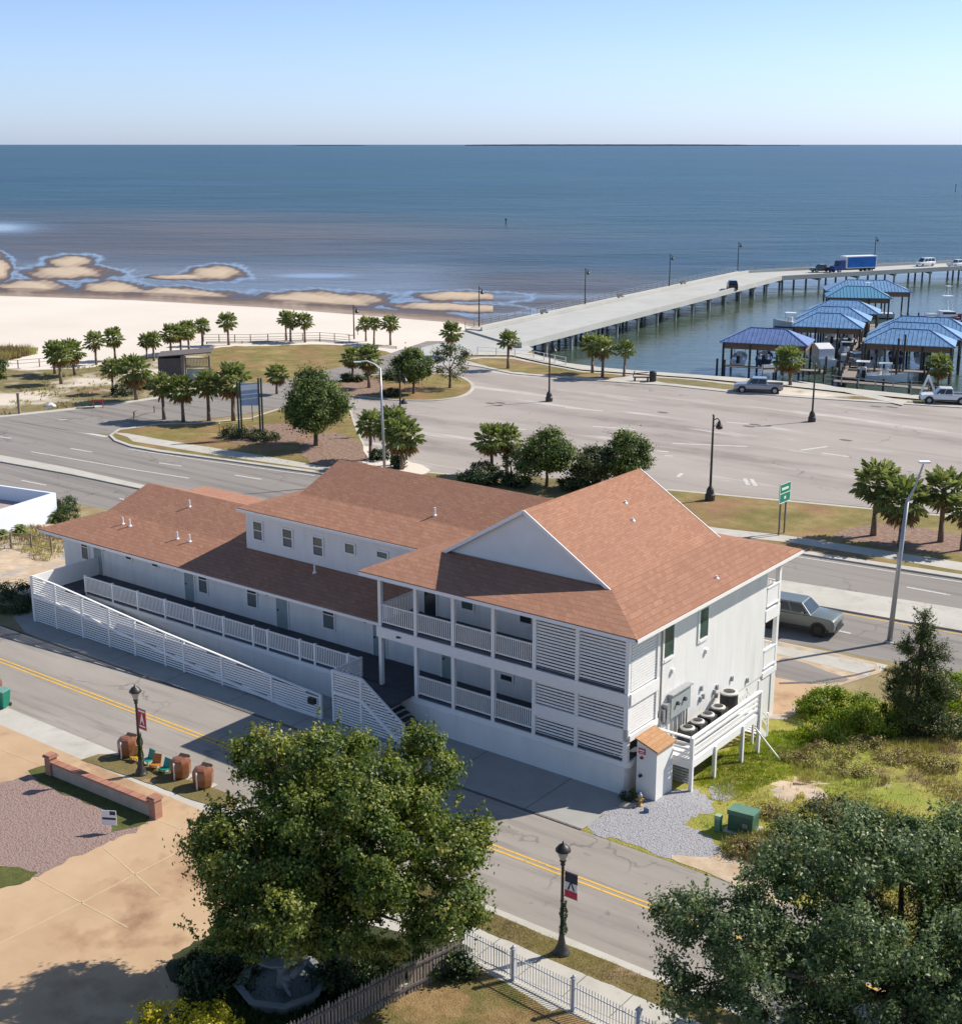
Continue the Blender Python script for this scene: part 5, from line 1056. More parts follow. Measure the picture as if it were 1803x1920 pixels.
street_lamp('street lamp with red banner and green garland beside the brown bins', 265, 1452, 'red', .75)
street_lamp('street lamp with navy white and red banner on the verge by the white fence', 1052, 1787, 'navy', .8)
def lot_lamp(name, label, px, py, top, z=None, dz=0, face=1, base=True, group='tall lot lamps'):
    p = G(px, py, dz, z); h = topz(px, top, p)-p.z; t = thing(name, label, 'lamp post', p, 0, group)
    if base: MB().lathe((0,0,-.02),[(.42,0),(.42,.5),(.34,.62),(.30,.95),(.2,1.12),(.15,1.2)],12).build('base', bronze, t)
    MB().tube((0,0,.05),(0,0,h),.115,.075,10).lathe((0,0,h-.02),[(.1,0),(.13,.05),(.04,.12)],10).build('pole', bronze, t)
    MB().path([(0,0,h-.35),(.35*face,0,h-.25),(.5*face,0,h-.45)], .045, 6).bar((0,0,h-1.0),(.42*face,0,h-.5),.04).build('arm', bronze, t)
    MB().lathe((.5*face,0,h-1.15),[(.10,0),(.28,.08),(.30,.26),(.14,.50),(.06,.72)],12).build('lantern', bronze, t); return t
lot_lamp('lot_lamp', 'dark lamp post on the verge between roof and parking lot', 1330, 938, 779, dz=.12)
lot_lamp('lot_lamp', 'dark lamp post in the middle of the parking lot by the boat sheds', 1521, 791, 683)
lot_lamp('lot_lamp', 'dark lamp post at the parking lot edge near the pier', 1029, 753, 643)
lot_lamp('lot_lamp', 'dark lamp post partly hidden by the island tree', 751, 815, 697)
lot_lamp('beach_lamp', 'slim dark lamp post by the beach rail', 664, 636, 573, base=False, group='slim lamp posts')
for lb, px, py, tp in [('first lamp post on the pier, nearest the beach',898,613,538),('second lamp post along the pier rail',1096,571,503),('third lamp post along the pier rail',1254,537,477),('lamp post at the bend of the pier',1382,508,454),('lamp post behind the blue truck on the pier',1638,490,444)]:
    lot_lamp('pier_lamp', lb, px, py, tp, z=-1.2+.2, base=False, group='slim lamp posts')
# highway light poles
p = G(1666, 1205, 0); t = thing('highway_light_pole', 'tall grey steel highway light pole in front of the right palms', 'light pole', p, 0, 'highway light poles')
h1 = topz(1682, 940, p)-p.z; mb = MB(); k = 1/ (FL/ math.hypot(p.y, CZ-3))
mb.tube((0,0,0),(.35,0,h1),.16,.11,12); mb.build('pole', steel, t, smooth=True)
h2 = topz(1708, 868, p)-p.z; MB().path([(.35,0,h1-.05),(.75,0,h1+.9),(1.15,.1,h2)], [.10,.07,.05], 8).build('arm', steel, t)
MB().box((.85,1.5),(-.1,.3),(h2-.03,h2+.09)).build('lamp_head', trimw, t, .03); MB().lathe((0,0,-.05),[(.28,0),(.28,.12),(.2,.2)],12).build('base', steel, t)
p = G(722, 900, .12); t = thing('highway_light_pole', 'tall pale light pole with a long curved arm rising behind the roof', 'light pole', p, 0, 'highway light poles')
h1 = topz(714, 690, p)-p.z; mb = MB(); mb.tube((0,0,0),(-.25,0,h1),.14,.08,12); mb.build('pole', steel, t, smooth=True)
MB().path([(-.25,0,h1-.1),(-.7,0,h1+.35),(-1.4,0,h1+.62),(-2.0,0,h1+.55)], [.07,.055,.05,.05], 8).build('arm', trimw, t); MB().box((-2.5,-1.9),(-.12,.12),(h1+.47,h1+.58)).build('lamp_head', trimw, t, .03)
# green road sign facing left-down
p = (G(1458, 1003, .12)+G(1470, 1000, .12))/2; t = thing('road_sign', 'green highway sign with white border on two brown posts beside the far sidewalk', 'road sign', p, R(50))
sg_ = plain('sign_green', (.0,.22,.13), .45, .08)
h = topz(1462, 905, p)-p.z
for x in (-.42, .42): MB().box((x-.05,x+.05),(-.05,.05),(-.05,h-.1)).build('post', woodd, t)
b = MB().box((-.85,.85),(-.10,-.06),(h-1.5,h)).build('sign_panel', sg_, t); f = MB()
for z in (h-1.5,h-.78,h-.05): f.box((-.85,.85),(-.115,-.10),(z,z+.05))
f.box((-.85,-.80),(-.115,-.1),(h-1.5,h)); f.box((.80,.85),(-.115,-.1),(h-1.5,h)); f.box((-.55,.5),(-.115,-.1),(h-.5,h-.32)); f.box((-.12,.16),(-.115,-.1),(h-1.22,h-1.02)); f.build('sign_lettering', trimw, b)
# white metal fence on the sidewalk
fu, fv = -25.43, 32.2
t = uvthing('metal_fence', 'ivory metal picket fence with square posts along the sidewalk', 'fence', fu, fv, K); fo_ = (fu, fv, K)
grm = plain('ivory_metal', (.50,.50,.52), .5, .06); FE = [(-25.43,32.2),(-23.0,32.03),(-20.5,31.86),(-18.0,31.7),(-15.5,31.55),(-13.0,31.4)]
for i, (u, v) in enumerate(FE):
    bb(MB().box((u-.065,u+.065),(v-.065,v+.065),(K,K+(1.22 if i else 1.05))).box((u-.09,u+.09),(v-.09,v+.09),(K+1.17,K+1.22)).lathe((u,v,K+1.22),[(.07,0),(.05,.06),(.005,.1)],8), 'post', grm if i else bronze, t, o=fo_)
for (a, c), (b, d) in zip(FE[:-1], FE[1:]):
    m_ = MB()
    for z in (.16,.86): m_.bar((a+.06,c,K+z),(b-.06,d,K+z),.035,.035)
    n_ = int((b-a-.15)/.115)
    for k in range(n_):
        q = (k+.5)/n_; x = a+.08+(b-a-.16)*q; y = c+(d-c)*q; m_.box((x-.011,x+.011),(y-.011,y+.011),(K+.05,K+1.0)); m_.lathe((x,y,K+1.0),[(.017,0),(.002,.06)],4)
    bb(m_, 'picket_panel', grm, t, o=fo_)
# wooden picket fence
WF = [Guv(862,1818,K),Guv(760,1868,K),Guv(640,1932,K),Guv(500,2010,K)]
t = uvthing('wooden_fence', 'weathered wooden picket fence running down from the big tree', 'fence', WF[0][0], WF[0][1], K); fo_ = (WF[0][0], WF[0][1], K)
for (a, c), (b, d) in zip(WF[:-1], WF[1:]):
    L = math.hypot(b-a, d-c); n_ = int(L/.13); m_ = MB(); ux, uy = (b-a)/L, (d-c)/L
    for k in range(n_):
        x, y = a+ux*(k+.5)*.13, c+uy*(k+.5)*.13; hh = 1.25+random.uniform(-.06,.06); lx = random.uniform(-.02,.02)
        m_.bar((x,y,K),(x+lx,y,K+hh-.08),.085,.02,up=(uy,-ux,0)); m_.bar((x+lx,y,K+hh-.08),(x+lx,y,K+hh),.03,.02,up=(uy,-ux,0))
    bb(m_, 'pickets', wood, t, o=fo_)
    bb(MB().bar((a-uy*.03,c+ux*.03,K+.3),(b-uy*.03,d+ux*.03,K+.3),.04,.09).bar((a-uy*.03,c+ux*.03,K+1.0),(b-uy*.03,d+ux*.03,K+1.0),.04,.09), 'rail', woodd, t, o=fo_)
# brick wall
a = np.array(Guv(98,1452,K)); b = np.array(Guv(293,1533,K)); L = float(np.linalg.norm(b-a)); d = (b-a)/L; an = math.atan2(d[1], d[0]); x, y = XY(*a)
t = thing('garden_wall', 'low stuccoed wall with brick cap and end pillars beside the mulch bed', 'wall', (x, y, K), -A+an)
MB().box((.15,L-.15),(-.11,.11),(-.05,.62)).build('wall', stucco, t)
MB().box((.15,L-.15),(-.17,.17),(.62,.70)).build('brick_cap', brickm, t)
for q in (0, L):
    MB().box((q-.19,q+.19),(-.19,.19),(-.05,.86)).build('pillar', brickm, t); MB().box((q-.25,q+.25),(-.25,.25),(.86,.93)).box((q-.21,q+.21),(-.21,.21),(.93,.99)).build('pillar_cap', brickm, t)
# yard sign
p = G(207, 1561, K); t = thing('yard_sign', 'small navy and white yard sign on wire legs at the mulch bed', 'yard sign', p, R(-8)); t.scale = (1.3, 1, 1.2)
b = MB().box((-.24,.24),(-.008,.008),(.28,.82)).build('panel', trimw, t); nv = MATS['banner_navy']
MB().box((.03,.22),(-.014,-.009),(.66,.80)).box((-.22,.22),(-.014,-.009),(.48,.56)).build('print', nv, b)
for x in (-.14,.14): MB().tube((x,0,-.05),(x,0,.3),.008,.008,6).build('leg', steel, t)
# brown open bins
brn = plain('glossy_brown', (.23,.085,.035), .28, .12, 1.5, coat=.5); inn = plain('bin_inside', (.035,.018,.012), .7)
def bin_(label, px, py):
    p = G(px, py, K); t = thing('litter_bin', label, 'bin', p, -A+R(12), 'glossy brown bins on the verge'); t.scale = (1.25, 1.25, .8)
    w_ = .36; MB().lathe((0,0,0),[(.29,0),(.34,.15),(.37,.5),(.37,.85),(.35,.98)],8).build('barrel', brn, t, .015)
    MB().lathe((0,0,.97),[(.35,0),(.31,.10),(.22,.17),(.08,.20)],8).build('hood', brn, t, .01)
    MB().add([(-.02,-.34,1.0),(-.20,.26,1.10),(.26,.26,1.10),(-.02,-.30,1.06),(-.16,.24,1.23),(.22,.24,1.23)],[(0,2,1),(3,4,5),(0,1,4,3),(1,2,5,4),(2,0,3,5)]).build('opening', inn, t); MB().box((-.02,.02),(-.385,-.35),(.02,1.02)).build('seam', trimw, t)
    MB().box((-.34,.34),(-.34,.34),(-.03,.0)).build('foot', conc, t); return t
bin_('glossy brown bin left of the street lamp', 241, 1416); bin_('glossy brown bin right of the teal seats', 340, 1456); bin_('glossy brown bin farthest right, by the tree', 382, 1474)
tl = plain('teal_plastic', (.0,.27,.20), .4, .1); yl = plain('amber_plastic', (.55,.30,.02), .4, .1); orr = plain('orange_plastic', (.5,.17,.02), .4, .1)
def seat(label, px, py, mt, yaw):
    p = G(px, py, K); t = thing('toy_chair', label, 'chair', p, -A+yaw, 'small coloured chairs on the verge')
    MB().box((-.2,.2),(-.2,.16),(.2,.24)).build('seat', mt, t, .01); MB().bar((0,.12,.22),(0,.26,.62),.42,.03,up=(0,1,0)).build('backrest', mt, t)
    for x in (-.16,.16):
        for y in (-.16,.14): MB().box((x-.02,x+.02),(y-.02,y+.02),(0,.2)).build('leg', mt, t)
seat('small amber chair left of the street lamp base', 256, 1427, yl, .2); seat('small teal chair just right of the street lamp pole', 279, 1432, tl, -.1); seat('small orange chair between the two teal ones', 292, 1441, orr, .3); seat('small teal chair touching the middle brown bin', 309, 1449, tl, 0)
# wheelie bin with a shrub or bag behind it
p = G(6, 1326, K); t = thing('wheelie_bin', 'glossy green wheelie bin at the kerb, cut by the left photo edge', 'bin', p, -A+.3); gb = plain('bin_green', (.0,.19,.12), .3, .1, coat=.4)
MB().add([(-.24,-.24,.06),(.24,-.24,.06),(.24,.24,.06),(-.24,.24,.06),(-.31,-.31,.88),(.31,-.31,.88),(.31,.31,.88),(-.31,.31,.88)],[(0,3,2,1),(4,5,6,7),(0,1,5,4),(1,2,6,5),(2,3,7,6),(3,0,4,7)]).build('body', gb, t, .03)
MB().box((-.33,.33),(-.33,.34),(.88,.95)).build('lid', plain('bin_lid', (.16,.30,.25), .3), t, .03)
for x in (-.24,.24): MB().tube((x-.03,.26,.1),(x+.03,.26,.1),.1,.1,12).build('wheel', rubber, t)
p = G(-6, 1300, K); t = thing('clay_urn', 'dark reddish clay urn behind the green bin at the left edge', 'urn', p)
MB().lathe((0,0,0),[(.2,0),(.3,.3),(.33,.6),(.2,.85),(.26,.95)],16).build('urn', plain('clay_red', (.22,.09,.07), .6), t, smooth=True)
# fountain in the shade
p = G(530, 1858, K); t = thing('garden_fountain', 'pale octagonal fountain basin with a shell bowl in the tree shade', 'fountain', p, .2)
fm = plain('fountain_stone', (.24,.25,.24), .6, .12, 2)
MB().lathe((0,0,0),[(1.35,0),(1.42,.34),(1.55,.38),(1.55,.44),(1.32,.44),(1.28,.2)],8).build('basin', fm, t); MB().lathe((0,0,.2),[(1.27,0),(1.27,.02)],8).build('water', plain('fountain_water', (.13,.15,.14), .5, bmp=0), t)
MB().lathe((0,0,.1),[(.34,0),(.2,.2),(.14,.6),(.2,.85),(.16,.9)],12).build('pedestal', fm, t, smooth=True)
MB().lathe((-.05,.1,.95),[(.12,0),(.5,.1),(.72,.3),(.68,.32),(.4,.18)],12,1.15,.9).build('bowl', fm, t, smooth=True)
MB().path([(0,0,.5),(.3,-.25,.62),(.7,-.1,.95),(.95,.05,1.1)], [.16,.14,.09,.03], 8).path([(0,0,.5),(.15,-.45,.35),(.22,-.8,.3)], [.15,.1,.05], 8).build('carved_fish', fm, t, smooth=True)

# ---------------------------------------------------------------- vehicles
def wheelset(t, L, W, xs, r, rim):
    for x in xs:
        for s in (-1, 1):
            w_ = MB().tube((x,s*(W/2-.20),r),(x,s*(W/2+.015),r),r,r,18).build('wheel', rubber, t)
            MB().tube((x,s*(W/2+.01),r),(x,s*(W/2+.03),r),r*.62,r*.58,12).build('rim', rim, w_)
def vehicle(name, label, cat, loc, rz, kind, paint, L=4.9, W=1.95, group=None, rim=None, detail=True):
    t = thing(name, label, cat, loc, rz, group); rim = rim or steel; a, b = -L/2, L/2
    if kind == 'suv':
        r = .43; body = [(a,.52),(a+.02,1.05),(a+.1,1.2),(b-1.5,1.27),(b-.3,1.2),(b-.06,1.12),(b,.92),(b-.02,.46),(b-.4,.38),(a+.4,.4)]
        cab = (a+.12, b-1.42, 1.24, 1.92, .28, .66)
    elif kind == 'pickup':
        r = .40; body = [(a,.5),(a,1.02),(a+1.9,1.04),(b-1.5,1.10),(b-.5,1.04),(b-.1,.92),(b,.7),(b-.02,.42),(b-.5,.34),(a+.3,.38)]
        cab = (a+1.85, b-1.45, 1.06, 1.80, .12, .65)
    else:
        r = .34; body = [(a,.4),(a,1.05),(b-1.1,1.05),(b-.2,.95),(b,.7),(b-.02,.32),(b-.5,.25),(a+.3,.25)]; cab = (a+.03, b-1.0, 1.04, 1.95, .12, .8)
    MB().prism(body, -W/2, W/2).build('body', paint, t, .07, True)
    x0, x1, z0, z1, i0, i1 = cab; w0, w1 = W/2-.04, W/2-.24
    c = [(x0,-w0,z0),(x1,-w0,z0),(x1,w0,z0),(x0,w0,z0),(x0+i0,-w1,z1),(x1-i1,-w1,z1),(x1-i1,w1,z1),(x0+i0,w1,z1)]
    MB().add(c, [(0,3,2,1),(4,5,6,7),(0,1,5,4),(1,2,6,5),(2,3,7,6),(3,0,4,7)]).build('cabin', paint, t, .04)
    V = [Vector(q) for q in c]
    def pane(nm, A_, B_, C_, D_, fr=(.1,.9,.14,.9), off=.012):
        A_, B_, C_, D_ = V[A_], V[B_], V[C_], V[D_]; nn = (B_-A_).cross(D_-A_).normalized()*off
        def at(s, q): return A_.lerp(B_, s).lerp(D_.lerp(C_, s), q)+nn
        f0, f1, f2, f3 = fr; pts = [at(f0,f2),at(f1,f2),at(f1,f3),at(f0,f3)]
        MB().add([p_ for p_ in pts]+[p_-nn*2 for p_ in pts], [(0,1,2,3),(7,6,5,4),(0,4,5,1),(1,5,6,2),(2,6,7,3),(3,7,4,0)]).build(nm, glass, t)
    pane('windscreen', 1,2,6,5, (.06,.94,.08,.92)); pane('rear_window', 3,0,4,7)
    n_ = 3 if kind in ('suv','van') else 2
    for k in range(n_):
        f0, f1 = .04+k*.92/n_+.015, .04+(k+1)*.92/n_-.015
        pane('side_window', 0,1,5,4, (f0,f1,.14,.88)); pane('side_window', 2,3,7,6, (f0,f1,.14,.88))
    wheelset(t, L, W, (a+.95, b-.95), r, rim)
    for s in (-1, 1):
        MB().box((b-.14,b+.015),(s*(W/2-.34)-.17,s*(W/2-.34)+.17),(.72,.86)).build('headlight', chrome, t, .02)
        MB().box((a-.015,a+.06),(s*(W/2-.14)-.1,s*(W/2-.14)+.1),(.72,.98)).build('tail_light', MATS.get('tail_red') or plain('tail_red', (.25,.01,.01), .3), t)
    if detail:
        MB().box((b-.1,b+.02),(-W/2+.5,W/2-.5),(.5,.84)).build('grille', dark, t); MB().box((b-.06,b+.05),(-W/2+.06,W/2-.06),(.34,.48)).build('bumper', dark, t, .02)
        MB().box((a+.3,b-.3),(-W/2-.015,W/2+.015),(r,r+.14)).build('sill', dark, t)
        for s in (-1, 1): MB().box((x1-i1*.9,x1-i1*.9+.14),(s*(W/2+.02),s*(W/2+.22)),(z0+.05,z0+.22)).build('wing_mirror', paint, t, .02)
        for x in (a+.95, b-.95):
            for s in (-1, 1): MB().tube((x,s*(W/2-.02),r+.02),(x,s*(W/2+.006),r+.02),r+.09,r+.09,18).build('wheel_arch', dark, t)
    if kind == 'pickup':
        MB().box((a+.12,a+1.78),(-W/2+.16,W/2-.16),(1.0,1.045)).build('truck_bed', dark, t)
        MB().box((a+.08,a+1.85),(-W/2+.03,-W/2+.13),(1.03,1.13)).box((a+.08,a+1.85),(W/2-.13,W/2-.03),(1.03,1.13)).box((a+.02,a+.12),(-W/2+.05,W/2-.05),(1.02,1.13)).build('bed_rail', paint, t)
    return t
gry = plain('silver_green_paint', (.15,.17,.165), .35, .05, 1, metal=.2, coat=.5, bmp=0); slv = plain('silver_paint', (.30,.32,.36), .28, .05, 1, metal=.4, coat=.6, bmp=0); wht = plain('white_car_paint', (.74,.75,.77), .3, .03, 1, coat=.6, bmp=0); blk = plain('black_paint', (.03,.03,.035), .25, .1, 1, coat=.6, bmp=0)
u, v = Guv(1490, 1193); hd = math.atan2(*(np.array(G(1720,1225)[:2])-np.array(G(1480,1185)[:2]))[::-1])
hd = math.atan2(G(1638,1235).y-G(1463,1202).y, G(1638,1235).x-G(1463,1202).x)
fr = G(1545, 1193); vehicle('suv', 'silver green suv driving on the near highway lanes beside the motel', 'car', (fr.x-math.cos(hd)*2.1+.5, fr.y-math.sin(hd)*2.1+.35, LOW+.01), hd, 'suv', gry, 5.0, 2.0, None, dark)
def vspan(a, b, dz=.05, z=None):
    p, q = G(*a, dz, z), G(*b, dz, z); return (p+q)/2, math.atan2(q.y-p.y, q.x-p.x), (q-p).length
c, h_, L = vspan((1462,737),(1380,734)); vehicle('pickup_truck', 'silver pickup truck with blue windows parked beside the harbour palm', 'pickup truck', (c.x, c.y, LOW+.05), h_, 'pickup', slv, 5.7, 2.0, 'parked pickups')
c, h_, L = vspan((1806,757),(1722,754)); vehicle('pickup_truck', 'white pickup truck parked at the right edge of the parking lot', 'pickup truck', (c.x+.3, c.y, LOW+.05), h_, 'pickup', wht, 5.4, 1.95, 'parked pickups')
PZ = -1.2
c, h_, L = vspan((1358,546),(1385,540), z=PZ); vehicle('car', 'small black and white car driving up the pier', 'car', (c.x, c.y, PZ+.02), h_+.5, 'suv', blk, 4.4, 1.9, detail=False)
c, h_, L = vspan((1752,498),(1713,500), z=PZ); vehicle('van', 'white van parked on the far pier right of the blue truck', 'van', (c.x, c.y, PZ+.02), h_, 'van', wht, 5.0, 1.95, detail=False)
c, h_, L = vspan((1522,511),(1556,510), z=PZ); vehicle('pickup_truck', 'dark pickup ahead of the blue truck on the pier', 'pickup truck', (c.x, c.y, PZ+.02), h_+math.pi, 'pickup', blk, 5.4, 1.95, detail=False)
c, h_, L = vspan((1776,502),(1812,500), z=PZ); vehicle('pickup_truck', 'white pickup with a trailer at the right end of the pier', 'pickup truck', (c.x, c.y, PZ+.02), h_, 'pickup', wht, 5.4, 1.95, detail=False)
# box truck
c, h_, L = vspan((1637,509),(1556,512), z=PZ); t = thing('box_truck', 'bright blue box truck with white rimmed cargo box parked on the pier', 'truck', (c.x, c.y, PZ+.02), h_)
tb = plain('truck_blue', (.01,.15,.52), .35, .25, .5); tn = plain('truck_navy', (.03,.07,.26), .3, .1)
b = MB().box((-5.6,2.6),(-1.25,1.25),(1.0,3.7)).build('cargo_box', trimw, t, .05)
for s in (-1, 1): MB().box((-5.3,2.3),(s*1.25,s*1.27),(1.15,3.45)).build('side_graphic', tb, b)
MB().prism([(2.8,.6),(5.4,.6),(5.4,1.5),(4.3,1.7),(3.9,2.7),(2.8,2.8)], -1.1, 1.1).build('cab', tn, t, .08); MB().box((4.05,4.25),(-.9,.9),(1.8,2.6)).build('windscreen', glass, t)
MB().box((-5.5,5.2),(-.9,.9),(.6,1.0)).build('chassis', dark, t); wheelset(t, 11, 2.4, (-4.2,-3.1,4.3), .5, steel)

# ---------------------------------------------------------------- white building, park shelter, billboard, rails
z_ = .9; c0 = Wp(105, 924, z_); c1 = Wp(-260, 872, z_); c2 = Wp(-200, 1030, z_)
ang = math.atan2(c1[1]-c0[1], c1[0]-c0[0]); t = thing('flat_roof_building', 'low flat roofed white building with parapet at the left photo edge', 'building', (c0[0], c0[1], LOW), ang); L = math.dist(c0, c1); D = 14; hh = z_-LOW
wm = plain('bright_white_wall', (.70,.75,.84), .6, .03)
MB().box((0,L),(0,.25),(-1,hh)).build('parapet_wall', wm, t); MB().box((0,.25),(.25,D),(-1,hh)).build('side_wall', wm, t); MB().box((.25,L),(D-.25,D),(-1,hh)).build('parapet_wall', wm, t)
MB().box((.25,L),(.25,D-.25),(-1,hh-1.1)).build('roof', plain('flat_roof', (.36,.30,.27), .9, .1), t)
p = G(338, 712, 0); ux_ = G(395, 706).y
t = thing('park_shelter', 'weathered grey plank shelter with white door among the dune palms', 'shelter', (G(332,714).x, G(332,714).y, LOW), R(6)); px_m = FL/math.hypot(p.y, CZ)
h = topz(332, 672, G(332,714))-LOW
MB().box((-2.2,.6),(0,4),(0,h)).build('plank_wall', woodd, t); MB().slab([(-2.3,-.2,h+.3),(4.4,-.2,h+.75),(4.4,4.2,h+.75),(-2.3,4.2,h+.3)], .12).build('roof', woodd, t)
f = MB(); f.box((1.2,4.1),(0,.08),(h*.58,h*.62)); f.box((1.2,4.1),(0,.08),(h*.98,h*1.02))
for k in range(16): f.box((1.25+k*.18,1.31+k*.18),(.02,.06),(h*.6,h))
f.build('slatted_screen', wood, t)
for x in (.7,1.15,4.1): MB().box((x-.09,x+.09),(-.05,.13),(-.1,h+.3)).build('post', wood, t)
MB().box((1.25,4.0),(.3,.4),(0,h*.5)).build('panel', plain('shelter_panel', (.42,.48,.53), .5), t)
# billboard
pl, pr_ = G(452, 823, .12), G(491, 823, .12); c = (pl+pr_)/2; t = thing('billboard', 'white and blue notice board between dark green twin posts on the island', 'billboard', c, R(6)); gp = plain('billboard_green', (.02,.06,.05), .5, .2)
hL = topz(451, 716, pl)-pl.z; hR = topz(486, 709, pr_)-pr_.z; w2 = (pr_-pl).length/2
for s, hh in ((-1,hL),(1,hR)):
    for k in (-.12,.14): MB().box((s*w2+k-.085,s*w2+k+.085),(-.1,.1),(-.1,hh)).build('post', gp, t)
zt, zb = topz(468, 718, c)-c.z, topz(468, 760, c)-c.z; b = MB().box((-w2+.1,w2-.1),(-.06,.06),(zb,zt)).build('board', plain('board_blue', (.30,.40,.56), .5, .15), t)
MB().prism([(-w2+.15,zb+.9*(zt-zb)),(w2-.15,zb+.97*(zt-zb)),(w2-.15,zb+.72*(zt-zb)),(-w2+.15,zb+.66*(zt-zb))], -.08, -.07).prism([(-w2+.2,zb+.5*(zt-zb)),(w2-.2,zb+.56*(zt-zb)),(w2-.2,zb+.52*(zt-zb)),(-w2+.2,zb+.46*(zt-zb))], -.08, -.07).prism([(-w2+.2,zb+.3*(zt-zb)),(w2-.3,zb+.36*(zt-zb)),(w2-.3,zb+.32*(zt-zb)),(-w2+.2,zb+.26*(zt-zb))], -.08, -.07).build('printed_stripes', trimw, b)
def rail(name, label, pts, h, mat, cat='railing', sp=2.5, rails=(1.0,.5), z=None, dz=0, pw=.06):
    q = [G(x, y, dz, z) for x, y in pts]; t = thing(name, label, cat, q[0], 0)
    for a_, b_ in zip(q[:-1], q[1:]):
        a, b = a_-q[0], b_-q[0]; n_ = max(1, round((b-a).length/sp))
        for k in range(n_+(1 if b_ == q[-1] else 0)):
            p_ = a.lerp(b, k/n_); MB().box((p_.x-pw,p_.x+pw),(p_.y-pw,p_.y+pw),(p_.z-.1,p_.z+h)).build('post', mat, t)
        m_ = MB()
        for f_2 in rails: m_.bar(a+Vector((0,0,h*f_2)), b+Vector((0,0,h*f_2)), .05, .05)
        m_.build('rail', mat, t)
    return t
rail('beach_railing', 'thin brown railing between the beach and the park grass', [(382,641),(470,641),(600,637),(655,641)], 1.1, wood, rails=(1,.62,.3))
t = rail('boardwalk_edge', 'dark low timber boardwalk edge behind the park grass', [(388,645),(520,643),(600,640),(743,654)], .35, woodd, cat='boardwalk', sp=6, rails=(.95,.6,.3))
rail('beach_railing', 'thin brown railing left of the dune palms', [(-20,690),(35,691),(75,688),(110,684)], 1.1, wood, rails=(1,.6))
rail('harbour_railing', 'thin white railing beside the pier entrance steps', [(895,664),(930,666),(1000,672),(1060,684)], 1.0, trimw, rails=(1,.5), dz=.12)
rail('scrub_fence', 'rusty wire fence with brown posts left of the motel', [(-30,1045),(22,1028),(60,1030),(98,1040)], 1.2, wood, cat='fence', sp=3, rails=(.9,.3))
rail('bike_rack', 'dark horizontal bar barrier on the road left of the billboard', [(252,786),(290,774)], .8, wood, cat='barrier', sp=4, rails=(1,.6))
p = G(185, 765); t = thing('construction_barrier', 'small red and white barrier at the access road edge', 'barrier', p, .2); rb = plain('barrier_red', (.5,.07,.06), .5)
for x in (-.5,.5): MB().bar((x,-.3,0),(x,0,1.0),.06).bar((x,.3,0),(x,0,1.0),.06).build('leg', rb, t)
MB().box((-.7,.7),(-.03,.03),(.75,.95)).build('board', rb, t); MB().box((-2.4,-.4),(-.15,.15),(0,.12)).build('kerb_stop', dark, t)
p = G(37, 776); t = thing('wooden_post', 'single brown wooden post in the grass at the left edge', 'post', p); MB().box((-.12,.12),(-.12,.12),(-.1,2.2)).build('post', wood, t); MB().box((-.15,.15),(-.15,.15),(2.2,2.28)).build('cap', woodd, t)
p = G(95, 762); t = thing('white_rock', 'small white rock on the grass at the left', 'rock', p); MB().lathe((0,0,-.1),[(.6,0),(.5,.3),(.2,.5)],7,1.2,.8).build('rock', trimw, t)
p = G(412, 810, .12); t = thing('orange_post', 'tiny orange marker post on the island grass', 'marker', p); MB().tube((0,0,0),(0,0,.9),.06,.06,8).build('post', orr, t); MB().lathe((0,0,.9),[(.09,0),(.05,.08)],8).build('cap', trimw, t)
p = G(474, 790, .12); t = thing('small_sign', 'small brown sign under the billboard', 'sign', p); MB().box((-.05,.05),(-.05,.05),(-.1,2.2)).build('post', wood, t); MB().prism([(-.4,2.2),(.35,2.0),(.35,2.35),(-.4,2.5)], -.05, 0).build('board', woodd, t)
p = G(757, 757, .0); t = thing('black_cone', 'small black box at the traffic island kerb', 'box', p); MB().lathe((0,0,0),[(.45,0),(.4,.2),(.15,.5)],8).build('box', dark, t); MB().lathe((0,0,.5),[(.1,0),(.05,.1)],8).build('handle', dark, t)
rm = plain('dark_red', (.14,.035,.03), .7)
p = G(1203, 714, .12); t = thing('cannon_display', 'dark red bench with slanted boards by the harbour palms', 'bench', p)
MB().box((-1.1,.9),(-.3,.3),(.4,.5)).build('seat', rm, t); MB().bar((-1.1,.3,.5),(-.9,.35,1.2),.08).bar((-1.0,.33,.85),(.8,.33,1.0),.3,.08).build('backrest', rm, t)
for x in (-.9,.7): MB().box((x-.08,x+.08),(-.3,.3),(0,.4)).build('leg', rm, t)
p = G(1223, 715, .12); t = thing('trash_can', 'dark trash can right of the red bench by the harbour', 'bin', p); MB().lathe((0,0,0),[(.42,0),(.45,1.1),(.47,1.12)],12).build('body', dark, t); MB().lathe((0,0,1.12),[(.47,0),(.4,.12),(.15,.2)],12).build('lid', dark, t)

# ---------------------------------------------------------------- pier
def pq(px, py, z=PZ): x, y = Wp(px, py, z); return Vector((x, y, z))
A0, A1, A2 = pq(975,649), pq(1463,522), pq(2050,489)
B0, B1, B2 = pq(872,618), pq(1381,510), pq(2050,477)
t = thing('pier', 'long bent concrete road pier with low parapet running out over the sea', 'pier', (A0.x, A0.y, SEA)); O = Vector((A0.x, A0.y, SEA))
def L_(p): return p-O
mb = MB(); mb.slab([L_(q) for q in (A0,A1,B1,B0)], .45); mb.build('deck', pierc, t)
mb = MB(); mb.slab([L_(q) for q in (A1,A2,B2,B1)], .45); mb.build('deck', pierc, t)
for a, b in ((A0,A1),(A1,A2)): MB().bar(L_(a)+Vector((0,0,.10)), L_(b)+Vector((0,0,.10)), .5, .95).build('edge_beam', pierc, t)
din = lambda a, b, s: (b-a).normalized().cross(Vector((0,0,1)))*s
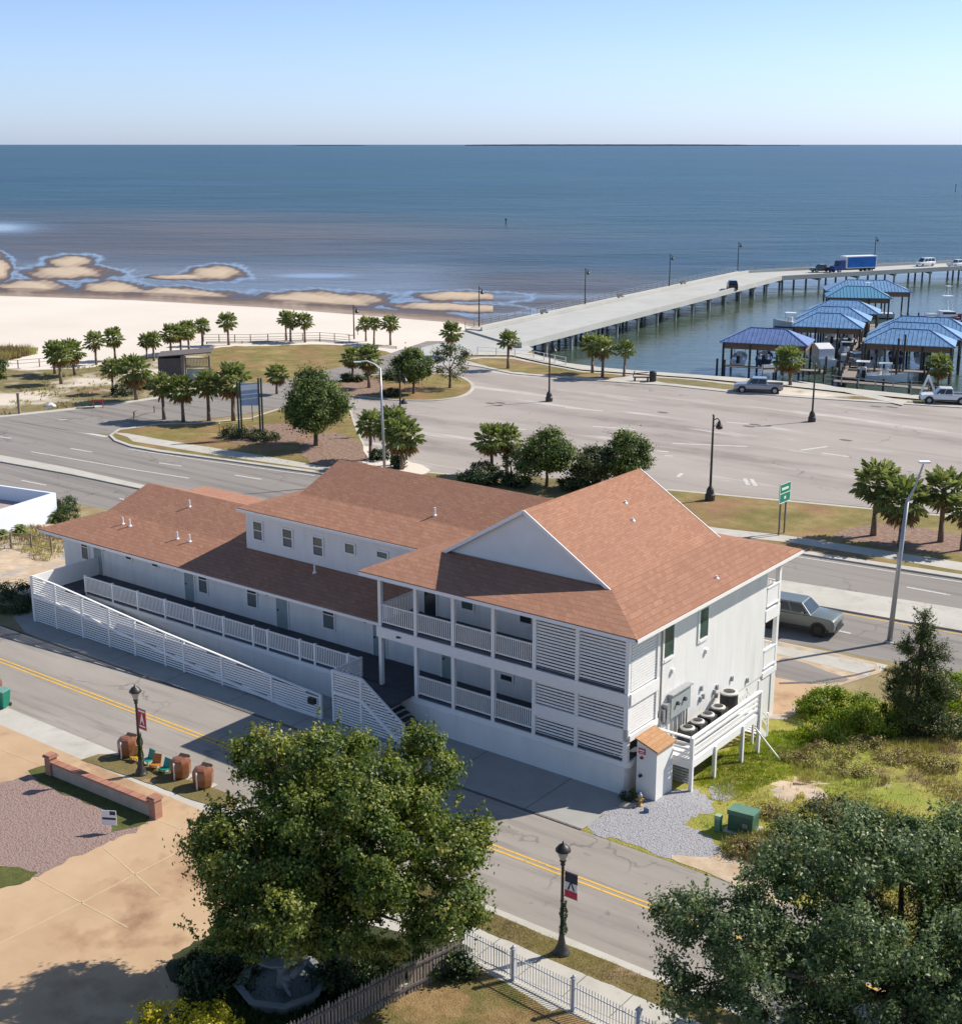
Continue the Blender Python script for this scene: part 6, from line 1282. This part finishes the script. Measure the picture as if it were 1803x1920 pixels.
for a, b in ((B0,B1),(B1,B2)):
    n1 = din(a, b, 1.0); MB().slab([L_(a), L_(b), L_(b)+n1*3, L_(a)+n1*3], -.16).build('raised_walk', conc, t)
    MB().bar(L_(a)+n1*3+Vector((0,0,.3)), L_(b)+n1*3+Vector((0,0,.3)), .3, .55).build('parapet', pierc, t)
    r = MB(); Lg = (b-a).length; n_ = int(Lg/2.6)
    for h in (.45,.8,1.15): r.bar(L_(a)+Vector((0,0,h)), L_(b)+Vector((0,0,h)), .05, .05)
    r.build('rail', steel, t); ps_ = MB()
    for k in range(n_): q = L_(a.lerp(b, k/n_)); ps_.box((q.x-.05,q.x+.05),(q.y-.05,q.y+.05),(q.z,q.z+1.2))
    tag(ps_.build('rail_posts', steel, t), kind='stuff')
for (a, b, c_, d_, n_) in ((A0,A1,B0,B1,14),(A1,A2,B1,B2,9)):
    for k in range(1 if a is A0 else 0, n_+1):
        f = k/n_; p0, p1 = a.lerp(b, f), c_.lerp(d_, f)
        MB().bar(L_(p0)-Vector((0,0,.65)), L_(p1)-Vector((0,0,.65)), .6, .5).build('pile_cap', pierc, t)
        for g in (.02,.35,.67,.98): q = L_(p0.lerp(p1, g)); MB().tube((q.x,q.y,-2.0),(q.x,q.y,q.z-.6),.23,.23,8,False).build('pile', pierc, t)
for px, py in ((1020,592),(1163,562),(1280,536)):
    q = pq(px, py); n_ = thing('pier_bench', {1020:'small bench by the pier parapet, nearest shore',1163:'small bench by the pier parapet, second out',1280:'small bench by the pier parapet, third out'}[px], 'bench', q+Vector((0,0,.16)), .9, 'pier benches')
    MB().box((-.9,.9),(-.25,.25),(.4,.48)).build('seat', woodd, n_); MB().box((-.9,.9),(.22,.28),(.45,.9)).build('backrest', woodd, n_)
    for x in (-.7,.7): MB().box((x-.05,x+.05),(-.22,.22),(0,.4)).build('leg', woodd, n_)

# ---------------------------------------------------------------- boat sheds, docks and boats
def boatshed(label, x, y, w_, d_, rot, zt=4.35, rh=1.75, mat=bluer, deck=True):
    t = thing('boat_shed', label, 'boat shed', (x, y, SEA), rot, 'boat sheds with blue roofs'); o = .45
    r = MB(); E_ = [(-o,-o,zt),(w_+o,-o,zt),(w_+o,d_+o,zt),(-o,d_+o,zt)]; i = d_*.5; I_ = [(i,d_/2,zt+rh),(w_-i,d_/2,zt+rh)]
    r.slab([E_[0],E_[1],I_[1],I_[0]],.1); r.slab([E_[1],E_[2],I_[1]],.1); r.slab([E_[2],E_[3],I_[0],I_[1]],.1); r.slab([E_[3],E_[0],I_[0]],.1)
    ro = r.build('roof', mat, t)
    s_ = MB()
    for k in range(int(w_/.6)):                       # standing seams on the front slope
        xx = k*.6+.2; f = min(1, min(xx+o, w_+o-xx)/(i+o)); s_.bar((xx,-o,zt+.03),(xx,-o+f*(d_/2+o),zt+.03+f*rh),.05,.05)
    s_.build('roof_seams', mat, ro); s_ = MB()
    for a, b in ((E_[0],I_[0]),(E_[1],I_[1]),(I_[0],I_[1])): s_.bar(a, b, .18, .09)
    s_.build('roof_ridge', MATS.get('rib_blue') or plain('rib_blue', (.03,.075,.22), .5), ro)
    f = MB(); f.box((0,w_),(-.05,.05),(zt-.95,zt-.12)); f.box((0,w_),(d_-.05,d_+.05),(zt-.95,zt-.12)); f.box((-.05,.05),(0,d_),(zt-.95,zt-.12)); f.box((w_-.05,w_+.05),(0,d_),(zt-.95,zt-.12)); f.build('fascia', fasc, t)
    for k in range(4):
        for yy in (0, d_): xx = w_*k/3; MB().tube((xx,yy,-2),(xx,yy,zt-.1),.16,.16,8).build('pile', pileM, t)
    return t
RT = R(-22)
def off(x, y, a, b, rot=RT): return x+a*math.cos(rot)-b*math.sin(rot), y+a*math.sin(rot)+b*math.cos(rot)
boatshed('boat shed with violet blue roof standing alone nearest the grey pickup', 34.0, 189.2, 11.2, 6.3, R(-21), mat=bluer2)
boatshed('front boat shed of the left row of three', 47.6, 206.2, 9.8, 6.3, R(-18)); boatshed('middle boat shed of the left row of three', 50.4, 215.0, 10.5, 6.3, R(-18)); boatshed('rear boat shed of the left row of three', 54.2, 224.5, 10.8, 6.3, R(-18))
boatshed('front boat shed of the right row, behind the white pickup', 53.6, 188.2, 11.4, 6.3, R(-21)); boatshed('middle boat shed of the right row', 56.2, 195.6, 12.4, 6.3, R(-21)); boatshed('rear boat shed of the right row', 59.5, 202.6, 13.0, 6.3, R(-21))
boatshed('boat shed farthest out, below the blue truck', 65.6, 257.5, 14.8, 7.5, R(-8)); boatshed('smaller teal roofed boat shed in front of the farthest one', 63.0, 246.5, 10.5, 6.0, R(-10), mat=plain('teal_metal_roof', (.12,.31,.46), .4, .1))
# docks
def dock(label, x, y, w_, d_, rot, z=1.4, pil=True):
    t = thing('dock', label, 'dock', (x, y, SEA), rot, 'timber docks'); MB().box((0,w_),(0,d_),(z-.12,z)).build('decking', wood, t)
    n_ = max(2, int(max(w_, d_)/3))
    for k in range(n_+1):
        xx, yy = (w_*k/n_, 0) if w_ > d_ else (0, d_*k/n_)
        MB().tube((xx,yy,-2),(xx,yy,z+.9),.14,.14,7).build('pile', pileM, t)
    return t
x0, y0 = 33.2, 184.6
dock('timber dock in front of the violet roofed boat shed', x0+.5, y0+1.4, 13.5, 1.4, R(-21)); dock('timber dock leading out between the two shed rows', 47.5, 177.0, 1.8, 40, R(-18)); dock('timber dock along the front of the right shed row', 50.5, 184.0, 13, 1.4, R(-21))
dock('light timber platform beyond the left shed row', 63.0, 222.0, 12.5, 8.5, R(-14), 1.6); dock('timber dock between the far boats', 71.0, 214.5, 14, 2.0, R(-14))
dock('low timber dock beside the seawall', 45.5, 173.5, 13, 1.6, R(-30))
for i, (px, py, tp) in enumerate([(1343,698,672),(1546,707,668),(1571,712,664),(1589,618,605),(1595,612,600),(1613,703,640),(1678,715,634),(1690,712,627),(1640,700,655),(1655,704,652),(1795,700,665),(1782,692,660),(1799,640,600),(1770,652,610),(1700,610,588),(1720,604,586),(1688,612,590),(1560,690,650),(1600,690,665)]):
    p = G(px, py, z=SEA+.2); t = thing('mooring_post', ['dark mooring post left of the violet roofed shed','mooring post by the white covered boat','mooring post right of the white covered boat','mooring post at the front left shed corner','second mooring post at the front left shed corner','tall mooring post before the right shed row, left','tall mooring post before the right shed row, middle','tallest mooring post before the right shed row','short mooring post left of the palm by the white pickup','short mooring post nearest that palm','mooring post at the right photo edge by the harbour','mooring post behind the palm at the photo edge','mooring post right of the right shed row','mooring post behind the right shed row','mooring post at the light platform, right','mooring post at the light platform, far right','mooring post at the light platform, left','short mooring post under the violet roofed shed edge','mooring post between the sheds at the dock'][i], 'post', (p.x, p.y, SEA), 0, 'mooring posts')
    hh = topz(px, tp, p)-SEA; MB().tube((0,0,-2),(0,0,hh-.15),.17,.15,8).build('pile', pileM, t); MB().lathe((0,0,hh-.15),[(.19,0),(.1,.15)],8).build('cap', dark, t)
hullw = plain('boat_white', (.72,.73,.75), .3, .04, 1, coat=.5, bmp=0); navy = plain('boat_navy', (.03,.05,.12), .35); sailc = plain('canvas_grey', (.28,.33,.36), .8)
def boat(label, x, y, rot, L=7, W=2.3, kind='open', z=SEA, hull=None):
    t = thing('motor_boat' if kind != 'sail' else 'sailing_boat', label, 'boat', (x, y, z), rot, 'boats in the harbour'); V = []; F = []; n_ = 9
    for k in range(n_):
        f = k/(n_-1); w_ = W/2*(1-max(0, f-.45)**2*3.25); zt = .95+.45*f*f; xx = -L/2+L*f; V += [(xx,-w_,zt),(xx,-w_*.82,.15),(xx,0,-.25+.3*f**3),(xx,w_*.82,.15),(xx,w_,zt)]
    for k in range(n_-1):
        for j in range(4): F.append((k*5+j, k*5+j+1, (k+1)*5+j+1, (k+1)*5+j))
    F.append((0,1,2,3,4)); F.append(tuple((n_-1)*5+j for j in (4,3,2,1,0))); mb = MB(); mb.add(V, F); mb.build('hull', hull or hullw, t, smooth=False)
    dk_ = MB(); dk_.prism([(-L/2+.2,-W/2+.15),(L*.15,-W/2+.12),(L/2-.5,-.2),(L/2-.5,.2),(L*.15,W/2-.12),(-L/2+.2,W/2-.15)], .82, .88, 'z'); dk_.build('deck', hullw, t)
    if kind in ('open','cuddy'):
        MB().box((-.6,.3),(-.4,.4),(.88,1.75)).build('console', hullw, t, .05); MB().box((-1.1,.7),(-.85,.85),(2.5,2.56)).build('canopy', sailc if kind == 'cuddy' else hullw, t, .02)
        for a in (-1,.6):
            for b in (-.75,.75): MB().tube((a,b,.88),(a,b,2.5),.03,.03,6).build('canopy_pole', steel, t)
        MB().box((-L/2-.45,-L/2+.05),(-.22,.22),(.5,1.5)).build('outboard_motor', dark, t, .05)
    elif kind == 'sport':
        MB().prism([(-1.6,.88),(2.0,.88),(1.2,1.9),(-1.4,2.0)], -.95, .95).build('cabin', hullw, t, .06); MB().prism([(-1.2,1.45),(1.45,1.4),(1.3,1.75),(-1.15,1.85)], -.97, .97).build('cabin_window', glass, t)
        tw = MB()
        for a, b in ((-1.2,-.8),(-1.2,.8),(.8,-.8),(.8,.8)): tw.tube((a,b,1.9),(a*.4,b*.55,4.6),.05,.04,6); tw.tube((a*.4,b*.55,4.6),(a*.25,b*.4,6.4),.04,.03,6)
        tw.build('tower_frame', trimw, t); MB().box((-.9,.9),(-.8,.8),(4.6,4.68)).build('hard_top', hullw, t, .03); MB().box((-.5,.5),(-.5,.5),(6.35,6.43)).build('crow_nest', hullw, t, .03)
    elif kind == 'sail':
        MB().tube((.4,0,.9),(.4,0,L*1.35),.07,.05,8).build('mast', trimw, t); MB().tube((.4,0,1.9),(-L*.42,0,1.95),.05,.05,6).build('boom', trimw, t); MB().prism([(-1.2,.88),(1.4,.88),(1.0,1.4),(-1.1,1.45)], -.6, .6).build('cabin', hullw, t, .05); MB().lathe((0,0,0),[(.01,0),(.01,.01)],4)
    elif kind == 'covered':
        c_ = MB(); c_.prism([(-L*.4,.9),(L*.4,.9),(L*.2,2.2),(-L*.1,3.0),(-L*.38,2.4)], -W*.45, W*.45); c_.build('tarpaulin', plain('white_tarp', (.62,.63,.65), .6, .12, 4, bmp=.8) if 'white_tarp' not in MATS else MATS['white_tarp'], t, .12)
    return t
def bpx(px, py, z=SEA+.3): q = G(px, py, z=z); return q.x, q.y
boat('white boat wrapped in white tarpaulin beside the violet roofed shed', *bpx(1533,690), R(100), 6.5, 2.6, 'covered', SEA+1.0)
boat('small white boat on a lift under the violet roof, left', *bpx(1385,690), R(75), 6, 2.2, 'open', SEA+1.0); boat('dark boat on a lift under the violet roof, middle', *bpx(1432,690), R(75), 6.5, 2.3, 'cuddy', SEA+1.1, navy); boat('white boat on a lift under the violet roof, right', *bpx(1470,690), R(75), 6, 2.2, 'open', SEA+.9)
boat('white sport fishing boat with a tall tower behind the left shed row', *bpx(1622,592), R(170), 10, 3.4, 'sport'); boat('white boat at the left end of the left shed row', *bpx(1478,610), R(160), 5.5, 2.2, 'open')
boat('white boat docked between the shed rows', *bpx(1585,668), R(80), 7, 2.4, 'cuddy'); boat('second white boat docked between the shed rows', *bpx(1608,690), R(15), 6, 2.2, 'open'); boat('white boat under the front right shed, left', *bpx(1640,672), R(75), 6.5, 2.3, 'open', SEA+1.0); boat('dark hulled boat under the front right shed, middle', *bpx(1678,680), R(75), 6.5, 2.3, 'cuddy', SEA+.6, navy); boat('white boat under the front right shed, right', *bpx(1725,683), R(75), 6.5, 2.3, 'open', SEA+.8)
boat('small open boat beside the seawall before the right sheds', *bpx(1660,712), R(-15), 5.5, 2.0, 'cuddy'); boat('small white boat nearest the seawall walkway', *bpx(1618,708), R(-20), 5, 1.9, 'open')
boat('white cruiser with raised tower moored at the far right', *bpx(1772,600), R(10), 9, 3.2, 'sport', SEA, plain('boat_maroon', (.16,.03,.06), .35)); boat('sailing boat with tall bare mast at the right photo edge', *bpx(1797,618), R(20), 8, 2.6, 'sail'); boat('white cabin boat moored right of the light platform', *bpx(1745,612), R(10), 7, 2.6, 'cuddy')
boat('white boat under the front left shed', *bpx(1560,652), R(72), 6.5, 2.3, 'open', SEA+1.0); boat('dark boat under the front left shed, nearer the dock', *bpx(1592,655), R(72), 6.5, 2.3, 'cuddy', SEA+1.0, navy)
# notice panel and bits at the harbour walk
p = G(1439, 712, .12); t = thing('notice_board', 'slanted white and brown notice board behind the silver pickup', 'sign', p, .2); MB().box((-.9,.9),(-.04,.04),(.9,1.9)).build('panel', trimw, t); MB().box((-.8,.8),(-.05,-.04),(1.3,1.5)).build('stripe', woodd, t)
for x in (-.8,.8): MB().box((x-.05,x+.05),(-.05,.05),(0,1.9)).build('post', woodd, t)
rail('harbour_railing', 'low railing along the harbour wall before the right sheds', [(1545,716),(1640,728),(1740,738),(1803,743)], .9, steel, sp=2.5, rails=(1,.5), dz=.12)
p = G(1737, 738, .12); t = thing('sculpture', 'small white sail shaped sculpture by the harbour walk left of the white pickup', 'sculpture', p); MB().prism([(-.9,0),(-.1,2.2),(.1,2.2),(1.0,0),(.8,0),(0,1.9),(-.7,0)], -.1, .1).build('frame', trimw, t); MB().prism([(.0,.1),(.75,.1),(.2,1.5)], -.05, .05).build('panel', dark, t)
# far channel markers
for lb, px, py, hh in (('thin dark channel marker standing in the far sea',948,421,2.3),('channel marker pole at the right in the far sea',1790,360,5)):
    q = G(px, py, z=SEA); t = thing('channel_marker', lb, 'marker', (q.x, q.y, SEA), 0, 'channel markers'); MB().tube((0,0,-2),(0,0,hh),.2,.16,8).build('pile', pileM, t); MB().box((-.35,.35),(-.05,.05),(hh-.7,hh)).build('panel', dark, t)
